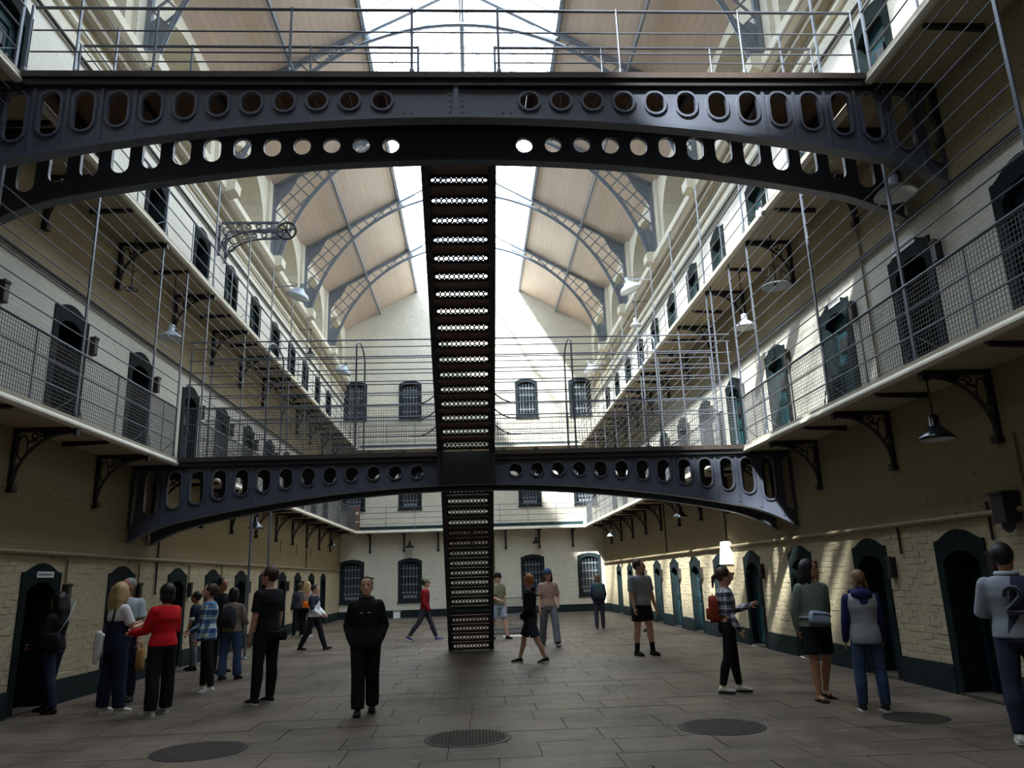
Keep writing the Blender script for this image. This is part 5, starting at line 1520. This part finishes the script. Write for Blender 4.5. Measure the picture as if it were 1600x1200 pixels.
# 16 boy in black hoodie
P = person('fair-haired boy in black hoodie and black shorts walking left by the stair', 1.05, 15.45, -100, 1.68, .98, False, 'skin_fair', head=(-20, 6), hair=('short', 'hair_ginger'), top=('jacket', 'c_black'), bottom=('shorts', 'c_charcoal', .92), shoe=('shoe_black', 'shoe_sole'), legs=((20, 6, 2), (-16, 10, 2)), arms=((4, 10, 44, .35), (0, 10, 40, .35)), hands=(0, 0), hem=.475, vox=.014, toe=(0, 8))
P['solid']('hood', MB().ball(P['up']((0, .085, P['Z'](.84))), .095, .055, .05, 14, 8), 'c_black')
# 17 man in cap
P = person('long-haired man in blue cap, pinkish T-shirt and grey trousers walking forward', 1.74, 18.86, 8, 1.80, .98, False, 'skin_fair', hair=('capl', 'hair_brown', 'c_capblue' if False else 'c_denim'), top=('tee', 'c_pink'), bottom=('wide', 'c_grey_trouser'), shoe=('shoe_black', 'shoe_sole'), legs=((-12, 8, 3), (16, 4, 4)), arms=((0, 8, 10, .0), (-4, 14, 30, .25)), hands=(1, 0), vox=.014, toe=(0, -14))
# 18 person with green backpack
P = person('person with frizzy light brown hair and navy jacket seen from behind', 3.74, 23.83, 172, 1.62, 1.0, True, 'skin_fair', hair=('curly', 'hair_light'), top=('jacket', 'c_navy2'), bottom=('trousers', 'c_charcoal'), shoe=('shoe_black', 'shoe_sole'), legs=((4, 2, 1), (-4, 3, 1)), arms=((8, 10, 40, .2), (8, 10, 40, .2)), vox=.016, face=False)
backpack(P, 'dark green backpack on the person in the navy jacket', 'c_backgreen', 'c_charcoal', .34, .46, .17, .19, .70)
# 19 big man in grey T-shirt
P = person('broad man in grey T-shirt and black shorts standing right of centre', 3.39, 16.03, 28, 1.88, 1.16, False, 'skin_fair', head=(30, 0), hair=('short', 'hair_brown'), top=('tee', 'c_grey'), bottom=('shorts', 'c_black', .70), shoe=('shoe_black', 'shoe_black'), legs=((-3, 3, 3), (6, 2, 5)), arms=((4, 8, 14, 0), (2, 12, 12, 0)), vox=.014, belly=.012)
for s in (-1, 1):
    kn, an = P['L'][s][1], P['L'][s][2]; P['solid']('sock', MB().tube([kn.lerp(an, .62), kn.lerp(an, .8), an], [.058, .050, .05], 12), 'c_black')
# 20 person behind him
P = person('person with glasses and grey T-shirt carrying white cloth behind the broad man', 4.75, 22.6, -25, 1.68, 1.0, False, 'skin_fair', hair=('short', 'hair_brown'), top=('tee', 'c_midgrey'), bottom=('shorts', 'c_white', .9), shoe=('shoe_black', 'shoe_black'), arms=((16, 10, 70, .3), (14, 14, 60, .2)), vox=.016)
t = on_person(P, 'white_cloth', 'white cloth bundle held by the person with glasses', 'cloth', (.12, -.22, .88)); mb = MB(); rbox(mb, .34, .08, .56); sub(t, 'cloth', mb, 'c_white'); sub(t, 'fold', rbox(MB(), .22, .05, .4, (.06, -.05, -.04)), 'c_white')
# 21 woman in dark plaid
P = person('woman in dark plaid cropped shirt and black leggings facing right', 3.46, 10.78, 75, 1.64, .98, True, 'skin_fair', head=(10, 10), hair=('pony', 'hair_brown'), top=('loose', 'c_plaid_dark'), bottom=('leggings', 'c_black'), shoe=('shoe_white', 'shoe_black'), legs=((-6, 10, 2), (8, 4, 2)), arms=((6, 8, 22, 0), (24, 8, 84, .0)), hem=.62, feet_yaw=(-8, 0))
backpack(P, 'small rust red backpack on the woman in dark plaid', 'c_rust', 'c_rust', .26, .36, .13, .17, .67)
# 22 woman with belt bag
P = person('dark-haired woman in grey green sweater and black shorts with sandals', 4.31, 9.9, 8, 1.70, 1.06, True, 'skin_mid', head=(50, 0), hair=('long', 'hair_black'), top=('loose', 'c_green'), bottom=('shorts', 'c_black', .82), shoe=('bare', 'shoe_black'), legs=((4, 3, 0), (-6, 12, 4)), arms=((-16, 12, 10, .25), (-16, 12, 10, .25)), toe=(0, 14), feet_yaw=(0, 30))
t = on_person(P, 'belt_bag', 'lilac grey belt bag on the woman in grey green sweater', 'bag', (-.04, -.175, 1.0)); o = sub(t, 'pouch', rbox(MB(), .26, .10, .15), 'c_bluegrey'); o.rotation_euler = (0, .15, 0); sub(t, 'zip', MB().tube([(-.12, -.052, .05), (.12, -.052, .03)], .005, 5), 'c_charcoal'); sub(t, 'belt', MB().tube([(.04 + .20 * cos(a), .175 + .175 * sin(a), .0) for a in [2 * pi * k / 20 for k in range(20)]], .012, 6, True), 'c_bluegrey')
for s in (-1, 1):
    an = P['L'][s][2]; P['solid']('sandal_strap', MB().tube([an + Vector((-.04, -.05, -.05)), an + Vector((-.02, -.06, -.022)), an + Vector((.02, -.06, -.022)), an + Vector((.04, -.05, -.05))], .009, 5), 'shoe_black')
# 23 child
P = person('child in grey hoodie with navy hood and sleeves, back to the viewer', 4.5, 9.02, 168, 1.56, .98, False, 'skin_fair', head=(12, 0), hair=('braids', 'hair_light'), top=('loose', 'c_grey'), bottom=('trousers', 'c_denim'), shoe=('shoe_black', 'shoe_sole'), legs=((2, 2, 4), (4, 2, 4)), arms=((6, 8, 12, 0), (6, 8, 12, 0)), sleeve='c_navy2', hem=.475, face=False)
mb = MB(); mb.ball(P['up']((0, .075, P['Z'](.825))), .125, .075, .075, 16, 10); mb.ball(P['up']((0, .09, P['Z'](.76))), .085, .05, .09, 14, 8); limb(mb, [(-.11, .0, P['Z'](.845)), (0, .06, P['Z'](.865)), (.11, 0, P['Z'](.845))], [.03, .035, .03]); P['part']('hood', mb, 'c_navy2')
# 24 man in numbered jacket at the right edge
P = person('man in grey jacket with navy panel and number two at the right edge', 5.06, 7.22, 150, 1.76, 1.08, False, 'skin_mid', head=(-25, 6), hair=('short', 'hair_black'), top=('jacket', 'c_panelled'), bottom=('trousers', 'c_denim_dark'), shoe=('shoe_white', 'shoe_sole'), legs=((6, 4, 3), (-8, 4, 4)), arms=((14, 14, 76, .35), (14, 14, 76, .35)), vox=.012)
def back_y(x, zf):
    a, b = .118 * 1.76 * 1.0 + .03, .078 * 1.76 + .028
    q = 1 - (x / a) ** 2
    return .006 * 1.76 + b * sqrt(max(q, .05))
H_ = 1.76; Zf = P['Z']
def on_back(x, z, o=.006): return Vector((x, back_y(x, z) + o - .012 * 0, z))
two = [(-.065, .27), (-.06, .33), (-.02, .355), (.03, .35), (.06, .31), (.055, .26), (.0, .20), (-.05, .15), (-.065, .115), (.06, .115)]
pts = [on_back(.0 - p * 1.0, Zf(.60) + (q - .02) * .95, .004) for p, q in two]
P['solid']('numeral_outline', MB().tube(pts, .020, 6), 'c_midgrey'); P['solid']('numeral', MB().tube([q + Vector((0, .007, 0)) for q in pts], .013, 6), 'c_navy')
P['solid']('collar', MB().tube([P['up']((.085 * cos(a), .012 + .075 * sin(a), Zf(.85))) for a in [2 * pi * k / 16 for k in range(16)]], .026, 6, True), 'c_lightgrey')

# ---- evaluate all unions at once
tmp = []
for o, mb, v, it, ex in PEND:
    me = mb.mesh('tmp', [], False, True)
    q = bpy.data.objects.new('tmp', me); COL.objects.link(q)
    m = q.modifiers.new('r', 'REMESH'); m.mode = 'VOXEL'; m.voxel_size = v; m.use_smooth_shade = True
    if it:
        k = q.modifiers.new('s', 'SMOOTH'); k.factor = .5; k.iterations = it
    tmp.append(q)
dg = bpy.context.evaluated_depsgraph_get(); dg.update()
for (o, mb, v, it, ex), q in zip(PEND, tmp):
    me = bpy.data.meshes.new_from_object(q.evaluated_get(dg))
    mats = list(o.data.materials)
    if ex and ex.v:
        bm = bmesh.new(); bm.from_mesh(me)
        vv = [bm.verts.new(p) for p in ex.v]
        for f in ex.f:
            try: bm.faces.new([vv[i] for i in f]).smooth = True
            except ValueError: pass
        bm.to_mesh(me); bm.free()
    me.name = o.name
    me.materials.clear()
    for m in mats: me.materials.append(m)
    for p in me.polygons: p.use_smooth = True
    o.data = me
for q in tmp:
    me = q.data; bpy.data.objects.remove(q); bpy.data.meshes.remove(me)
for me in [m for m in bpy.data.meshes if m.users == 0]: bpy.data.meshes.remove(me)
